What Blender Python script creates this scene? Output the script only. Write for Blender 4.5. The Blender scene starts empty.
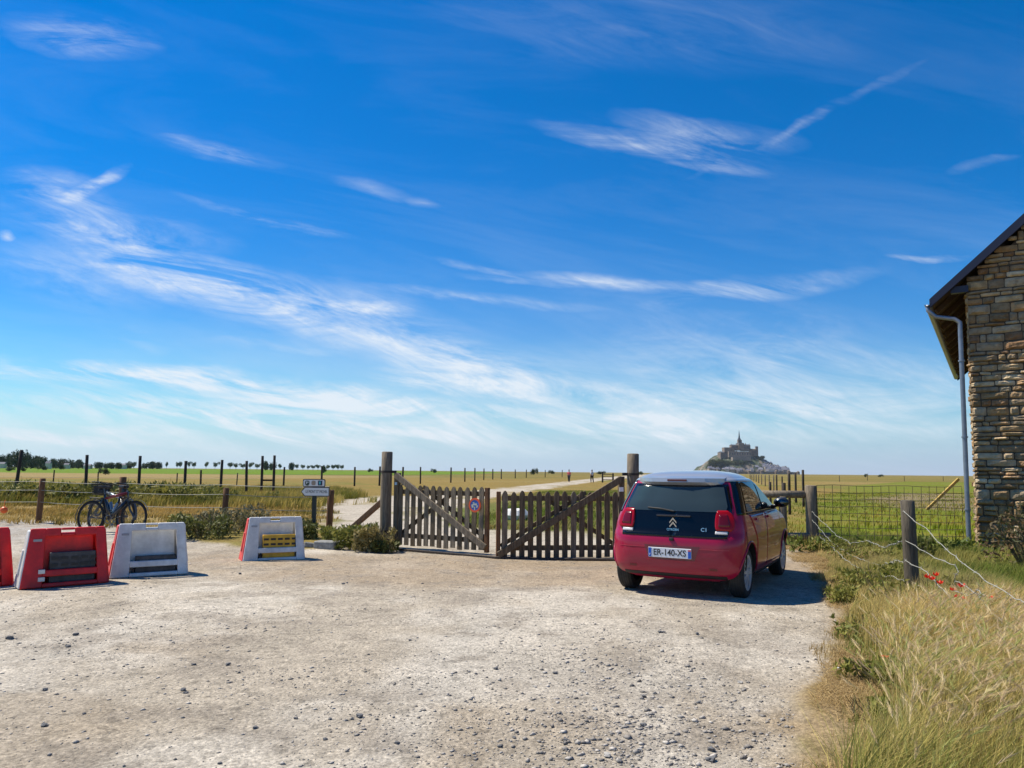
import bpy, bmesh, math, random
import numpy as np
from mathutils import Vector, Matrix, noise as mnoise
random.seed(7); rng = np.random.default_rng(7)
R = math.radians
SC = bpy.context.scene
COL = SC.collection

# ------------------------------------------------------------------ camera
F = 740.0; CAMH = 1.45; PITCH = R(4.7); ROLL = R(0.55); PY0 = 410.5
cd = bpy.data.cameras.new('camera'); cam = bpy.data.objects.new('camera', cd); COL.objects.link(cam)
cam.location = (0, 0, CAMH)
ROT = Matrix.Rotation(R(90) + PITCH, 3, 'X') @ Matrix.Rotation(ROLL, 3, 'Z')
cam.rotation_euler = ROT.to_euler()
cd.sensor_fit = 'HORIZONTAL'; cd.sensor_width = 36; cd.lens = 36 * F / 1024
cd.shift_y = (PY0 - 384) / 1024
cd.clip_start = 0.05; cd.clip_end = 30000
SC.camera = cam

def ray(px, py):
    return ROT @ Vector(((px - 512) / F, (PY0 - py) / F, -1))
def G(px, py, z=0.0):
    d = ray(px, py); t = (z - CAMH) / d.z
    return (d.x * t, d.y * t)
def at(px, py, Y):
    d = ray(px, py); t = Y / d.y
    return Vector((d.x * t, Y, CAMH + d.z * t))
def X(px, Y, py=500):
    return at(px, py, Y).x

# ------------------------------------------------------------------ materials
MATS = {}
def mat(name, col, rough=0.8, metal=0.0, nscale=0, namt=0.2, bump=0, bscale=None, coat=0, spec=0.5, attr=False, trans=0, stretch=None, col2=None):
    if name in MATS: return MATS[name]
    m = bpy.data.materials.new(name); m.use_nodes = True; nt = m.node_tree; N = nt.nodes; L = nt.links
    b = N['Principled BSDF']; b.inputs['Roughness'].default_value = rough; b.inputs['Metallic'].default_value = metal
    b.inputs['Specular IOR Level'].default_value = spec
    if coat: b.inputs['Coat Weight'].default_value = coat; b.inputs['Coat Roughness'].default_value = 0.03
    src = None
    if attr:
        a = N.new('ShaderNodeAttribute'); a.attribute_name = 'col'; src = a.outputs['Color']
    if nscale or bump:
        tc = N.new('ShaderNodeTexCoord'); mp = N.new('ShaderNodeMapping'); L.new(tc.outputs['Object'], mp.inputs['Vector'])
        if stretch: mp.inputs['Scale'].default_value = stretch
    if nscale:
        no = N.new('ShaderNodeTexNoise'); no.inputs['Scale'].default_value = nscale; no.inputs['Detail'].default_value = 6; no.inputs['Roughness'].default_value = .65
        L.new(mp.outputs[0], no.inputs['Vector'])
        if attr:
            mr = N.new('ShaderNodeMapRange'); mr.inputs['From Min'].default_value = .3; mr.inputs['From Max'].default_value = .7
            mr.inputs['To Min'].default_value = 1 - namt; mr.inputs['To Max'].default_value = 1 + namt; L.new(no.outputs['Fac'], mr.inputs['Value'])
            vm = N.new('ShaderNodeVectorMath'); vm.operation = 'SCALE'; L.new(src, vm.inputs[0]); L.new(mr.outputs[0], vm.inputs['Scale']); src = vm.outputs[0]
        else:
            cr = N.new('ShaderNodeValToRGB'); c1 = [max(0, c * (1 - namt)) for c in col]; c2 = list(col2) if col2 else [min(1, c * (1 + namt)) for c in col]
            cr.color_ramp.elements[0].position = .34; cr.color_ramp.elements[0].color = (*c1, 1)
            cr.color_ramp.elements[1].position = .66; cr.color_ramp.elements[1].color = (*c2, 1)
            L.new(no.outputs['Fac'], cr.inputs['Fac']); src = cr.outputs['Color']
    if src is not None: L.new(src, b.inputs['Base Color'])
    else: b.inputs['Base Color'].default_value = (*col, 1)
    if bump:
        nb = N.new('ShaderNodeTexNoise'); nb.inputs['Scale'].default_value = bscale or nscale or 20; nb.inputs['Detail'].default_value = 5
        L.new(mp.outputs[0], nb.inputs['Vector'])
        bp = N.new('ShaderNodeBump'); bp.inputs['Strength'].default_value = bump; bp.inputs['Distance'].default_value = .02
        L.new(nb.outputs['Fac'], bp.inputs['Height']); L.new(bp.outputs[0], b.inputs['Normal'])
    if trans:
        tr = N.new('ShaderNodeBsdfTranslucent'); mx = N.new('ShaderNodeMixShader'); mx.inputs[0].default_value = trans
        if src is not None: L.new(src, tr.inputs['Color'])
        else: tr.inputs['Color'].default_value = (*col, 1)
        L.new(b.outputs[0], mx.inputs[1]); L.new(tr.outputs[0], mx.inputs[2]); L.new(mx.outputs[0], N['Material Output'].inputs['Surface'])
    MATS[name] = m
    return m

# ------------------------------------------------------------------ object helpers
def tag(o, label=None, cat=None, group=None, kind=None):
    if label: o['label'] = label
    if cat: o['category'] = cat
    if group: o['group'] = group
    if kind: o['kind'] = kind
    return o
def empty(name, loc=(0, 0, 0), rz=0, label=None, cat=None, group=None, kind=None):
    o = bpy.data.objects.new(name, None); COL.objects.link(o); o.location = loc; o.rotation_euler = (0, 0, rz)
    o.empty_display_size = .2
    return tag(o, label, cat, group, kind)
def link(name, me, m, parent=None, smooth=False):
    if m is not None and not me.materials:
        for k in (m if isinstance(m, (list, tuple)) else [m]): me.materials.append(k)
    if smooth: me.shade_smooth()
    o = bpy.data.objects.new(name, me); COL.objects.link(o)
    if parent is not None: o.parent = parent
    return o
def np_mesh(name, V, loops, starts, totals, m, parent=None, smooth=False, cols=None):
    me = bpy.data.meshes.new(name); V = np.asarray(V, np.float32)
    me.vertices.add(len(V)); me.vertices.foreach_set('co', V.ravel())
    me.loops.add(len(loops)); me.loops.foreach_set('vertex_index', np.asarray(loops, np.int32))
    me.polygons.add(len(starts)); me.polygons.foreach_set('loop_start', np.asarray(starts, np.int32)); me.polygons.foreach_set('loop_total', np.asarray(totals, np.int32))
    me.update(calc_edges=True)
    if cols is not None:
        a = me.attributes.new('col', 'FLOAT_COLOR', 'POINT'); c4 = np.ones((len(V), 4), np.float32); c4[:, :3] = cols; a.data.foreach_set('color', c4.ravel())
    return link(name, me, m, parent, smooth)

class MB:
    def __init__(s): s.v = []; s.f = []; s.c = []
    def add(s, vs, fs, col=None):
        b = len(s.v); s.v += [tuple(v) for v in vs]; s.f += [tuple(i + b for i in f) for f in fs]
        if col is not None: s.c += [col] * len(vs)
        return s
    def box(s, c, d, rot=None, col=None, taper=1.0):
        vs = []
        for z in (-1, 1):
            t = taper if z > 0 else 1
            for x, y in ((-1, -1), (1, -1), (1, 1), (-1, 1)):
                p = Vector((x * d[0] / 2 * t, y * d[1] / 2 * t, z * d[2] / 2))
                if rot is not None: p = rot @ p
                vs.append(p + Vector(c))
        return s.add(vs, [(3, 2, 1, 0), (4, 5, 6, 7), (0, 1, 5, 4), (1, 2, 6, 5), (2, 3, 7, 6), (3, 0, 4, 7)], col)
    def bar(s, p0, p1, w, h, up=(0, 0, 1), col=None):
        p0 = Vector(p0); p1 = Vector(p1); d = (p1 - p0); L = d.length; d.normalize(); up = Vector(up)
        sx = d.cross(up).normalized(); uz = sx.cross(d).normalized()
        rot = Matrix((sx, d, uz)).transposed()
        return s.box((p0 + p1) / 2, (w, L, h), rot, col)
    def tube(s, pts, r, n=8, cap=True, col=None):
        pts = [Vector(p) for p in pts]; rs = r if isinstance(r, (list, tuple)) else [r] * len(pts)
        vs = []; fs = []; ref = None
        for i, p in enumerate(pts):
            d = (pts[min(i + 1, len(pts) - 1)] - pts[max(i - 1, 0)]).normalized()
            if ref is None:
                ref = Vector((0, 0, 1)) if abs(d.z) < .9 else Vector((1, 0, 0))
            a = (ref - d * ref.dot(d)).normalized(); b = d.cross(a); ref = a
            for k in range(n):
                t = 2 * math.pi * k / n; vs.append(p + (a * math.cos(t) + b * math.sin(t)) * rs[i])
        for i in range(len(pts) - 1):
            for k in range(n):
                k2 = (k + 1) % n; fs.append((i * n + k, i * n + k2, (i + 1) * n + k2, (i + 1) * n + k))
        if cap:
            fs.append(tuple(range(n - 1, -1, -1))); e = (len(pts) - 1) * n; fs.append(tuple(e + k for k in range(n)))
        return s.add(vs, fs, col)
    def lathe(s, prof, n=24, axis='Z', c=(0, 0, 0)):
        vs = []; fs = []; c = Vector(c)
        for r, h in prof:
            for k in range(n):
                t = 2 * math.pi * k / n
                if axis == 'Z': p = Vector((r * math.cos(t), r * math.sin(t), h))
                elif axis == 'X': p = Vector((h, r * math.cos(t), r * math.sin(t)))
                else: p = Vector((r * math.cos(t), h, r * math.sin(t)))
                vs.append(p + c)
        for i in range(len(prof) - 1):
            for k in range(n):
                k2 = (k + 1) % n; fs.append((i * n + k, i * n + k2, (i + 1) * n + k2, (i + 1) * n + k))
        return s.add(vs, fs)
    def prism(s, poly, y0, y1, plane='XZ'):
        n = len(poly)
        if plane == 'XZ': vs = [(x, y0, z) for x, z in poly] + [(x, y1, z) for x, z in poly]
        elif plane == 'XY': vs = [(x, z, y0) for x, z in poly] + [(x, z, y1) for x, z in poly]
        else: vs = [(y0, x, z) for x, z in poly] + [(y1, x, z) for x, z in poly]
        fs = [tuple(range(n)), tuple(range(2 * n - 1, n - 1, -1))] + [(i, i + n, (i + 1) % n + n, (i + 1) % n) for i in range(n)]
        return s.add(vs, fs)
    def ball(s, c, r, n=8, jit=0, col=None):
        rr = r if isinstance(r, (tuple, list)) else (r, r, r); vs = [(c[0], c[1], c[2] - rr[2])]; fs = []
        m = n // 2
        for i in range(1, m):
            ph = math.pi * i / m
            for k in range(n):
                t = 2 * math.pi * k / n; j = 1 + random.uniform(-jit, jit)
                vs.append((c[0] + rr[0] * j * math.sin(ph) * math.cos(t), c[1] + rr[1] * j * math.sin(ph) * math.sin(t), c[2] - rr[2] * j * math.cos(ph)))
        vs.append((c[0], c[1], c[2] + rr[2])); T = len(vs) - 1
        for k in range(n):
            k2 = (k + 1) % n; fs.append((0, 1 + k2, 1 + k)); fs.append((T, 1 + (m - 2) * n + k, 1 + (m - 2) * n + k2))
            for i in range(m - 2): fs.append((1 + i * n + k, 1 + i * n + k2, 1 + (i + 1) * n + k2, 1 + (i + 1) * n + k))
        return s.add(vs, fs, col)
    def mesh(s, name, bevel=0, fix=True, seg=2):
        me = bpy.data.meshes.new(name); me.from_pydata(s.v, [], s.f); me.update()
        if s.c and len(s.c) == len(s.v):
            a = me.attributes.new('col', 'FLOAT_COLOR', 'POINT'); c4 = np.ones((len(s.v), 4), np.float32); c4[:, :3] = np.array(s.c)[:, :3]; a.data.foreach_set('color', c4.ravel())
        if bevel or fix:
            bm = bmesh.new(); bm.from_mesh(me)
            if fix: bmesh.ops.recalc_face_normals(bm, faces=bm.faces)
            if bevel:
                es = [e for e in bm.edges if len(e.link_faces) == 2 and e.calc_face_angle(0) > .5]
                bmesh.ops.bevel(bm, geom=es, offset=bevel, segments=seg, affect='EDGES', profile=.5, clamp_overlap=True)
            bm.to_mesh(me); bm.free()
        return me
    def build(s, name, m, parent=None, bevel=0, smooth=False, fix=True, seg=2):
        return link(name, s.mesh(name, bevel, fix, seg), m, parent, smooth)

def copy_tree(o, parent=None):
    c = o.copy(); COL.objects.link(c); c.parent = parent
    for ch in list(o.children): copy_tree(ch, c)
    return c

def text_obj(name, s, size, m, parent, loc, rot, depth=.001, bold=False, sx=1.0):
    cu = bpy.data.curves.new(name, 'FONT'); cu.body = s; cu.size = size; cu.align_x = 'CENTER'; cu.align_y = 'CENTER'; cu.extrude = depth
    if bold: cu.offset = size * .018
    t = bpy.data.objects.new(name, cu); COL.objects.link(t)
    dg = bpy.context.evaluated_depsgraph_get(); me = bpy.data.meshes.new_from_object(t.evaluated_get(dg))
    bpy.data.objects.remove(t); me.transform(Matrix.Diagonal((sx, 1, 1, 1)))
    me.materials.clear()
    o = link(name, me, m, parent); o.location = loc; o.rotation_euler = rot
    return o

# numpy value noise
def vn(x, y, seed=0):
    xi = np.floor(x).astype(np.int64); yi = np.floor(y).astype(np.int64); fx = x - xi; fy = y - yi
    def h(a, b):
        n = (a * 374761393 + b * 668265263 + seed * 982451653) & 0xffffffff
        n = ((n ^ (n >> 13)) * 1274126177) & 0xffffffff
        return ((n ^ (n >> 16)) & 0xffff) / 65535.0
    sx = fx * fx * (3 - 2 * fx); sy = fy * fy * (3 - 2 * fy)
    a = h(xi, yi) * (1 - sx) + h(xi + 1, yi) * sx; b = h(xi, yi + 1) * (1 - sx) + h(xi + 1, yi + 1) * sx
    return a * (1 - sy) + b * sy
def fbm(x, y, oct=4, seed=0):
    s = 0; a = .5; t = 0
    for i in range(oct):
        s = s + a * vn(x, y, seed + i * 17); t += a; x = x * 2.03 + 5.1; y = y * 2.03 + 9.7; a *= .5
    return s / t
def sdf(poly, x, y):
    """signed distance, positive inside"""
    P = np.array(poly, float); n = len(P); d = np.full(x.shape, 1e9); ins = np.zeros(x.shape, bool)
    for i in range(n):
        a = P[i]; b = P[(i + 1) % n]; e = b - a; wx = x - a[0]; wy = y - a[1]
        t = np.clip((wx * e[0] + wy * e[1]) / max(e.dot(e), 1e-9), 0, 1)
        d = np.minimum(d, np.hypot(wx - e[0] * t, wy - e[1] * t))
        c = ((a[1] > y) != (b[1] > y)); 
        with np.errstate(divide='ignore', invalid='ignore'):
            xx = (b[0] - a[0]) * (y - a[1]) / ((b[1] - a[1]) if b[1] != a[1] else 1e-9) + a[0]
        ins ^= c & (x < xx)
    return np.where(ins, d, -d)
def GP(*pts): return [G(a, b) for a, b in pts]
SKY_STR = .071; SKY_SAT = 1.75; SKY_VAL = 1.38; SKY_HUE = .5; SKY_CLOUD = .88
HZ_K = 7.0; HZ_A = .96; HZ_C = (4.6, 5.5, 7.3); HZ_L = (6.4, 7.7, 9.0); CLOUD_C = (8.4, 9.0, 9.7)
EXPO = .5; ALB = .82; HAZE = .00003
# ------------------------------------------------------------------ light and sky
SUN_EL = R(56); sdx, sdy = -.93, .36           # horizontal direction towards the sun
sl = bpy.data.lights.new('sun', 'SUN'); sl.energy = 5.0; sl.angle = R(.53); sl.color = (1, .91, .75)
so = bpy.data.objects.new('sun', sl); COL.objects.link(so)
sv = Vector((sdx, sdy, 0)).normalized() * math.cos(SUN_EL) + Vector((0, 0, math.sin(SUN_EL)))
so.rotation_euler = sv.to_track_quat('Z', 'Y').to_euler(); so.location = sv * 60
W = bpy.data.worlds.new('World'); SC.world = W; W.use_nodes = True
nt = W.node_tree; N = nt.nodes; L = nt.links
bg = N['Background']
sky = N.new('ShaderNodeTexSky'); sky.sky_type = 'NISHITA'; sky.sun_disc = False; sky.sun_elevation = SUN_EL
sky.sun_rotation = math.atan2(sv.x, sv.y); sky.altitude = 0; sky.air_density = 1.0; sky.dust_density = .35; sky.ozone_density = 3.0
def mth(op, a, b=None, c=None, clamp=False):
    n = N.new('ShaderNodeMath'); n.operation = op; n.use_clamp = clamp
    for i, v in enumerate((a, b, c)):
        if v is None: continue
        if isinstance(v, (int, float)): n.inputs[i].default_value = v
        else: L.new(v, n.inputs[i])
    return n.outputs[0]
tc = N.new('ShaderNodeTexCoord'); sep = N.new('ShaderNodeSeparateXYZ'); L.new(tc.outputs['Generated'], sep.inputs[0])
ay = mth('MAXIMUM', mth('ABSOLUTE', sep.outputs['Y']), .02)
U = mth('DIVIDE', sep.outputs['X'], ay); V = mth('DIVIDE', sep.outputs['Z'], ay)
cmb = N.new('ShaderNodeCombineXYZ'); L.new(U, cmb.inputs[0]); L.new(V, cmb.inputs[1])
def wnoise(scale, detail, sx=1, sy=1, rot=0, off=0, rough=.6, dist=0):
    mp = N.new('ShaderNodeMapping'); mp.vector_type = 'TEXTURE'; mp.inputs['Rotation'].default_value = (0, 0, rot); mp.inputs['Scale'].default_value = (1 / sx, 1 / sy, 1); mp.inputs['Location'].default_value = (off, off, off)
    L.new(cmb.outputs[0], mp.inputs[0]); n = N.new('ShaderNodeTexNoise'); n.inputs['Scale'].default_value = scale; n.inputs['Detail'].default_value = detail; n.inputs['Roughness'].default_value = rough
    n.inputs['Distortion'].default_value = dist
    L.new(mp.outputs[0], n.inputs['Vector']); return n
w1 = wnoise(3.2, 3, off=3.7); sw = N.new('ShaderNodeSeparateColor'); L.new(w1.outputs['Color'], sw.inputs[0])
w2 = wnoise(14, 4, sx=.6, off=8.1); sw2 = N.new('ShaderNodeSeparateColor'); L.new(w2.outputs['Color'], sw2.inputs[0])
Uw = mth('ADD', U, mth('ADD', mth('MULTIPLY', mth('SUBTRACT', sw.outputs[0], .5), .07), mth('MULTIPLY', mth('SUBTRACT', sw2.outputs[0], .5), .045)))
Vw = mth('ADD', V, mth('ADD', mth('MULTIPLY', mth('SUBTRACT', sw.outputs[1], .5), .035), mth('MULTIPLY', mth('SUBTRACT', sw2.outputs[1], .5), .022)))
streaks = [  # start, end, half width (in units of the plane times F), strength
 (60,232,215,290,14,.55),(120,262,300,312,13,.95),(205,288,330,330,16,.6),(300,305,470,362,17,.8),(400,352,560,392,12,1.0),(440,384,640,399,8,.8),(-40,370,230,386,6,1.7),(150,380,450,410,7,1.9),(-40,402,330,424,11,1.5),(230,416,700,440,12,1.2),(0,432,500,448,9,.8),(-60,440,260,452,9,.7),
 (215,346,300,353,3,.6),(325,308,395,311,3.5,.9),(390,290,560,306,3,.6),(505,275,685,284,3.6,.9),(573,124,740,157,6,.7),(640,112,760,148,10,.4),(735,150,900,62,2.6,.3),(680,120,790,128,8,.3),
 (0,12,112,30,11,.6),(155,137,252,154,4,.55),(330,176,392,188,4,.25),(190,196,330,240,2.4,.5),(60,194,104,168,4,.9),(0,178,90,200,9,.5),(432,259,502,271,1.8,.5),(680,298,850,272,6,.6),
 (590,318,900,350,20,.3),(540,385,960,392,22,.6),(600,408,960,420,14,.5),(0,205,190,238,12,.5),(470,4,830,8,22,.12),(968,156,1018,142,2.5,.25),(905,249,965,251,1.8,.55),(404,192,430,199,2.5,.25),
 (-8,235,4,237,3,.6),(0,268,140,285,16,.4),(360,378,440,384,4,.7),(120,335,160,352,6,.35),(560,430,960,440,9,.4)]
tot = None
cw = N.new('ShaderNodeCombineXYZ'); L.new(Uw, cw.inputs[0]); L.new(Vw, cw.inputs[1])
for x0, y0, x1, y1, w, s in streaks:
    cx = ((x0 + x1) / 2 - 512) / F; cy = (471 - (y0 + y1) / 2) / F; dx = (x1 - x0) / F; dy = -(y1 - y0) / F
    mp = N.new('ShaderNodeMapping'); mp.vector_type = 'TEXTURE'; mp.inputs['Location'].default_value = (cx, cy, 0)
    mp.inputs['Rotation'].default_value = (0, 0, math.atan2(dy, dx)); mp.inputs['Scale'].default_value = (math.hypot(dx, dy) * .8, w * 2.5 / F, 1)
    L.new(cw.outputs[0], mp.inputs[0]); gr = N.new('ShaderNodeTexGradient'); gr.gradient_type = 'SPHERICAL'; L.new(mp.outputs[0], gr.inputs[0])
    tot = mth('MULTIPLY', gr.outputs['Fac'], s * .82) if tot is None else mth('MULTIPLY_ADD', gr.outputs['Fac'], s * .82, tot)
fib = wnoise(7.5, 10, sx=.5, sy=2.6, rot=R(-10), off=1.3, rough=.66, dist=.9)
fr = N.new('ShaderNodeMapRange'); fr.inputs['From Min'].default_value = .38; fr.inputs['From Max'].default_value = .64; fr.inputs['To Min'].default_value = .02; fr.inputs['To Max'].default_value = 1.35
L.new(fib.outputs['Fac'], fr.inputs['Value'])
fib2 = wnoise(26, 8, sx=.3, sy=1.9, rot=R(-22), off=5.3, rough=.68, dist=1.2)
fr2 = N.new('ShaderNodeMapRange'); fr2.inputs['From Min'].default_value = .3; fr2.inputs['From Max'].default_value = .7; fr2.inputs['To Min'].default_value = .4; fr2.inputs['To Max'].default_value = 1.45
L.new(fib2.outputs['Fac'], fr2.inputs['Value'])
cf = mth('MULTIPLY', mth('MULTIPLY', tot, fr.outputs[0]), fr2.outputs[0])
bgn = wnoise(3.4, 10, sx=.5, sy=2.6, rot=R(-10), off=9.4, rough=.66, dist=.8)
br = N.new('ShaderNodeMapRange'); br.inputs['From Min'].default_value = .46; br.inputs['From Max'].default_value = .72; br.inputs['To Min'].default_value = 0; br.inputs['To Max'].default_value = .22
L.new(bgn.outputs['Fac'], br.inputs['Value'])
low = mth('POWER', 2.718, mth('MULTIPLY', mth('MAXIMUM', V, 0), -4.5))
cf = mth('ADD', cf, mth('MULTIPLY', br.outputs[0], mth('ADD', low, .12)))
cf = mth('MULTIPLY', mth('MINIMUM', cf, 1.0), SKY_CLOUD)
hs = N.new('ShaderNodeHueSaturation'); hs.inputs['Saturation'].default_value = SKY_SAT; hs.inputs['Value'].default_value = SKY_VAL; hs.inputs['Hue'].default_value = SKY_HUE
L.new(sky.outputs[0], hs.inputs['Color'])
# pale air near the horizon
hz = N.new('ShaderNodeMix'); hz.data_type = 'RGBA'; L.new(mth('MULTIPLY', mth('POWER', 2.718, mth('MULTIPLY', mth('POWER', mth('MULTIPLY', mth('MAXIMUM', V, 0), HZ_K), 1.35), -1)), HZ_A), hz.inputs[0])
tint = N.new('ShaderNodeMix'); tint.data_type = 'RGBA'; tint.blend_type = 'MULTIPLY'; tint.inputs[0].default_value = 1; L.new(hs.outputs[0], tint.inputs[6]); tint.inputs[7].default_value = (.12, .88, 1, 1); L.new(tint.outputs[2], hz.inputs[6]); hc = N.new('ShaderNodeMix'); hc.data_type = 'RGBA'; L.new(mth('MULTIPLY_ADD', sep.outputs['X'], -.85, .5, clamp=True), hc.inputs[0]); hc.inputs[6].default_value = (*HZ_C, 1); hc.inputs[7].default_value = (*HZ_L, 1); L.new(hc.outputs[2], hz.inputs[7])
mx = N.new('ShaderNodeMix'); mx.data_type = 'RGBA'; L.new(cf, mx.inputs[0]); L.new(hz.outputs[2], mx.inputs[6]); mx.inputs[7].default_value = (*CLOUD_C, 1)
L.new(mx.outputs[2], bg.inputs[0]); bg.inputs[1].default_value = SKY_STR
SC.view_settings.view_transform = 'Standard'; SC.view_settings.look = 'None'; SC.view_settings.gamma = 1; SC.view_settings.use_curve_mapping = False
SC.view_settings.exposure = EXPO
# ------------------------------------------------------------------ ground sheet
def axis(near, step, grow, far, start=0.0):
    v = [start]; 
    while v[-1] < far: v.append(v[-1] + max(step, (abs(v[-1]) - near) * grow if abs(v[-1]) > near else step))
    return v
xp = axis(9, .075, .022, 5000); xs = np.array([-a for a in xp[:0:-1]] + xp)
yp = axis(18, .075, .012, 5200); yn = axis(3, .3, .1, 5000); ys = np.array([-a for a in yn[:0:-1]] + yp)
gx, gy = np.meshgrid(xs, ys)
LOT = [G(-420, 640), G(-260, 527), G(0, 524), G(75, 526), G(150, 532), G(192, 541), G(240, 548), G(305, 550), G(340, 551), G(392, 552), G(398, 546), G(490, 546), G(620, 549), G(660, 548), G(735, 560), G(790, 541), G(812, 552),
       G(822, 572), G(836, 594), G(846, 625), G(838, 660), G(800, 700), G(792, 768), G(780, 1100), (2.5, -12), (-14, -12)]
TRACK = [G(350, 552), G(630, 553), G(600, 532), G(470, 529), G(455, 516), G(470, 503), G(500, 496), G(530, 491), G(560, 486.8), G(600, 480.8), G(650, 476.2), G(700, 474.3), G(690, 474.1), G(640, 474.6), G(600, 477.6), G(560, 482.2), G(525, 485.6), G(495, 489), G(465, 491.5), G(430, 496), G(385, 496), G(345, 500), G(322, 507), G(335, 530)]
DIRT = [G(776, 540), G(800, 532), G(828, 552), G(846, 600), G(866, 640), G(872, 690), G(860, 768), G(900, 1100), G(760, 1100), G(780, 768), G(795, 700), G(832, 660), G(840, 625), G(825, 590), G(800, 560)]
GREEN_L = [(-420, 190), (-60, 185), (-20, 260), (-8, 700), (-30, 1500), (-900, 1500), (-2500, 600)]
GREEN_R = [G(800, 538), G(812, 508), G(850, 486), G(905, 481.5), G(1100, 484), G(1300, 520), G(1150, 640), G(1000, 660), G(900, 600), G(850, 560)]
TANR = [G(862, 500), G(905, 493), G(955, 494), G(1010, 505), G(960, 512), G(900, 508)]
GREEN_G = [G(446, 527), G(456, 508), G(500, 502), G(560, 500), G(625, 508), G(632, 528), G(540, 531)]
LANE = [G(-260, 527), G(-200, 521), G(0, 521), G(60, 522), G(120, 527), G(160, 534), G(100, 540), G(0, 548)]
TANL = [G(-300, 523), G(-260, 503), G(100, 498), G(330, 495), G(330, 505), G(320, 530), G(240, 522), G(160, 528), G(80, 524)]
wrp = (fbm(gx * .9, gy * .9, 4, 3) - .5)
wrp2 = (fbm(gx * 4.2, gy * 4.2, 4, 31) - .5)
dist = np.hypot(gx, gy)
def sm(a, lo, hi): t = np.clip((a - lo) / (hi - lo), 0, 1); return t * t * (3 - 2 * t)
def reg(poly, amp=.5, soft=.12, x=gx, y=gy, w=None, w2=None):
    w = wrp if w is None else w; w2 = wrp2 if w2 is None else w2
    return sm(sdf(poly, x, y) + w * amp + w2 * amp * .45, -soft, soft)
def C(*c): return np.array(c, float)
def paint(base, col, m): return base * (1 - m[..., None]) + col * m[..., None]
big = fbm(gx * .05, gy * .09, 5, 77); med = fbm(gx * .35, gy * .5, 5, 11); fin = fbm(gx * 2.2, gy * 2.2, 5, 19)
col = np.zeros(gx.shape + (3,)) + C(.27, .19, .048)
col = paint(col, C(.19, .18, .035), sm(big + (med - .5) * .5, .45, .6))
col = paint(col, C(.31, .225, .075), sm(fbm(gx * .02, gy * .06, 4, 5), .55, .68) * .8)
far = fbm(gx * .004, gy * .02, 4, 55)
col = paint(col, C(.18, .15, .04), sm(far, .5, .62) * sm(dist, 60, 150) * .8)
gl = sm(sdf(GREEN_L, gx, gy) + (fbm(gx * .02, gy * .03, 3, 8) - .5) * 30, -4, 4)
col = paint(col, C(.34, .25, .10), sm(sdf([(-1200, 120), (-40, 100), (-14, 180), (-60, 186), (-420, 192), (-2200, 560)], gx, gy), -6, 6) * .8)
col = paint(col, C(.14, .225, .006), gl)
col = paint(col, C(.16, .20, .010), reg(GREEN_R, 1.2, .8) * (.55 + .45 * sm(med, .35, .6)))
col = paint(col, C(.27, .20, .12), reg(TANR, 2, .8) * .85)
col = paint(col, C(.33, .235, .09), reg(TANL, 1.2, .5) * .85)
lotc = C(.47, .41, .325)
lot = reg(LOT, .45, .10); trk = reg(TRACK, 2.0, .4) * (1 - .55 * sm(fbm(gx * .8, gy * .35, 4, 303), .56, .66) * sm(gy, 16, 20)) * (1 - .0 * lot)
col = paint(col, C(.52, .46, .375), trk)
col = paint(col, C(.14, .16, .03), reg(GREEN_G, .9, .3) * (.75 + .25 * sm(med, .4, .6)))
col = paint(col, lotc, lot)
col = paint(col, C(.43, .40, .36), reg(LANE, .3, .2) * .9)
inlot = np.maximum(lot, trk)
# variation inside the lot: tan earth, pale dusty tracks, grey gravel
v1 = fbm(gx * .55 + 3, gy * .35, 5, 41); v2 = fbm(gx * 1.7, gy * 1.3, 5, 43)
col = paint(col, C(.60, .545, .46), sm(v1 + (v2 - .5) * .4, .5, .66) * lot * .8)
col = paint(col, C(.37, .30, .215), sm(fbm(gx * .4, gy * .7, 5, 47) + (v2 - .5) * .5, .54, .68) * lot * .6)
band = sm(gy + (med - .5) * 3, 9.0, 10.4) * (1 - sm(gy, 12.4, 13.4)) * sm(gx + (med - .5) * 2, -6, -3.5)
col = paint(col, C(.37, .275, .175), band * lot * .55)
rut = np.exp(-((gx - (.62 + (gy - 3) * .12) + wrp * .5) / .5) ** 2) * sm(-gy, -9.5, -5)
col = paint(col, C(.40, .345, .27), rut * lot * .6)
ru = np.zeros_like(gx)
for off, sl in ((-.75, .10), (.72, .14), (-3.4, -.05), (-4.9, -.08)): ru = np.maximum(ru, np.exp(-((gx - (off + (gy - 3) * sl) + wrp * .5) / .22) ** 2))
col = paint(col, C(.58, .53, .45), ru * lot * sm(-gy, -12, -8) * .85 * (.4 + .6 * sm(v2, .4, .6)))
col = paint(col, C(.33, .285, .23), sm(fbm(gx * 3.1, gy * 3.1, 4, 53), .56, .68) * lot * .55)
col = paint(col, C(.36, .265, .15), reg(DIRT, .5, .22) * (.5 + .5 * sm(fin, .3, .6)))
col *= (1 + (fin[..., None] - .5) * .4) * ALB
hgt = (fbm(gx * .5, gy * .5, 3, 61) - .5) * .05 * sm(dist, 1, 6) * (1 - sm(dist, 200, 600)) + (fin - .5) * .018 * np.clip(inlot + .4, 0, 1) * (1 - sm(dist, 30, 60))
vpad = (1 - inlot) * sm(gy, 2, 4) * (1 - sm(dist, 40, 80)); hgt = hgt + vpad * .03
GZ = hgt
ny, nx = gx.shape
idx = np.arange(nx * ny).reshape(ny, nx)
q = np.stack([idx[:-1, :-1], idx[:-1, 1:], idx[1:, 1:], idx[1:, :-1]], -1).reshape(-1, 4)
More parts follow.
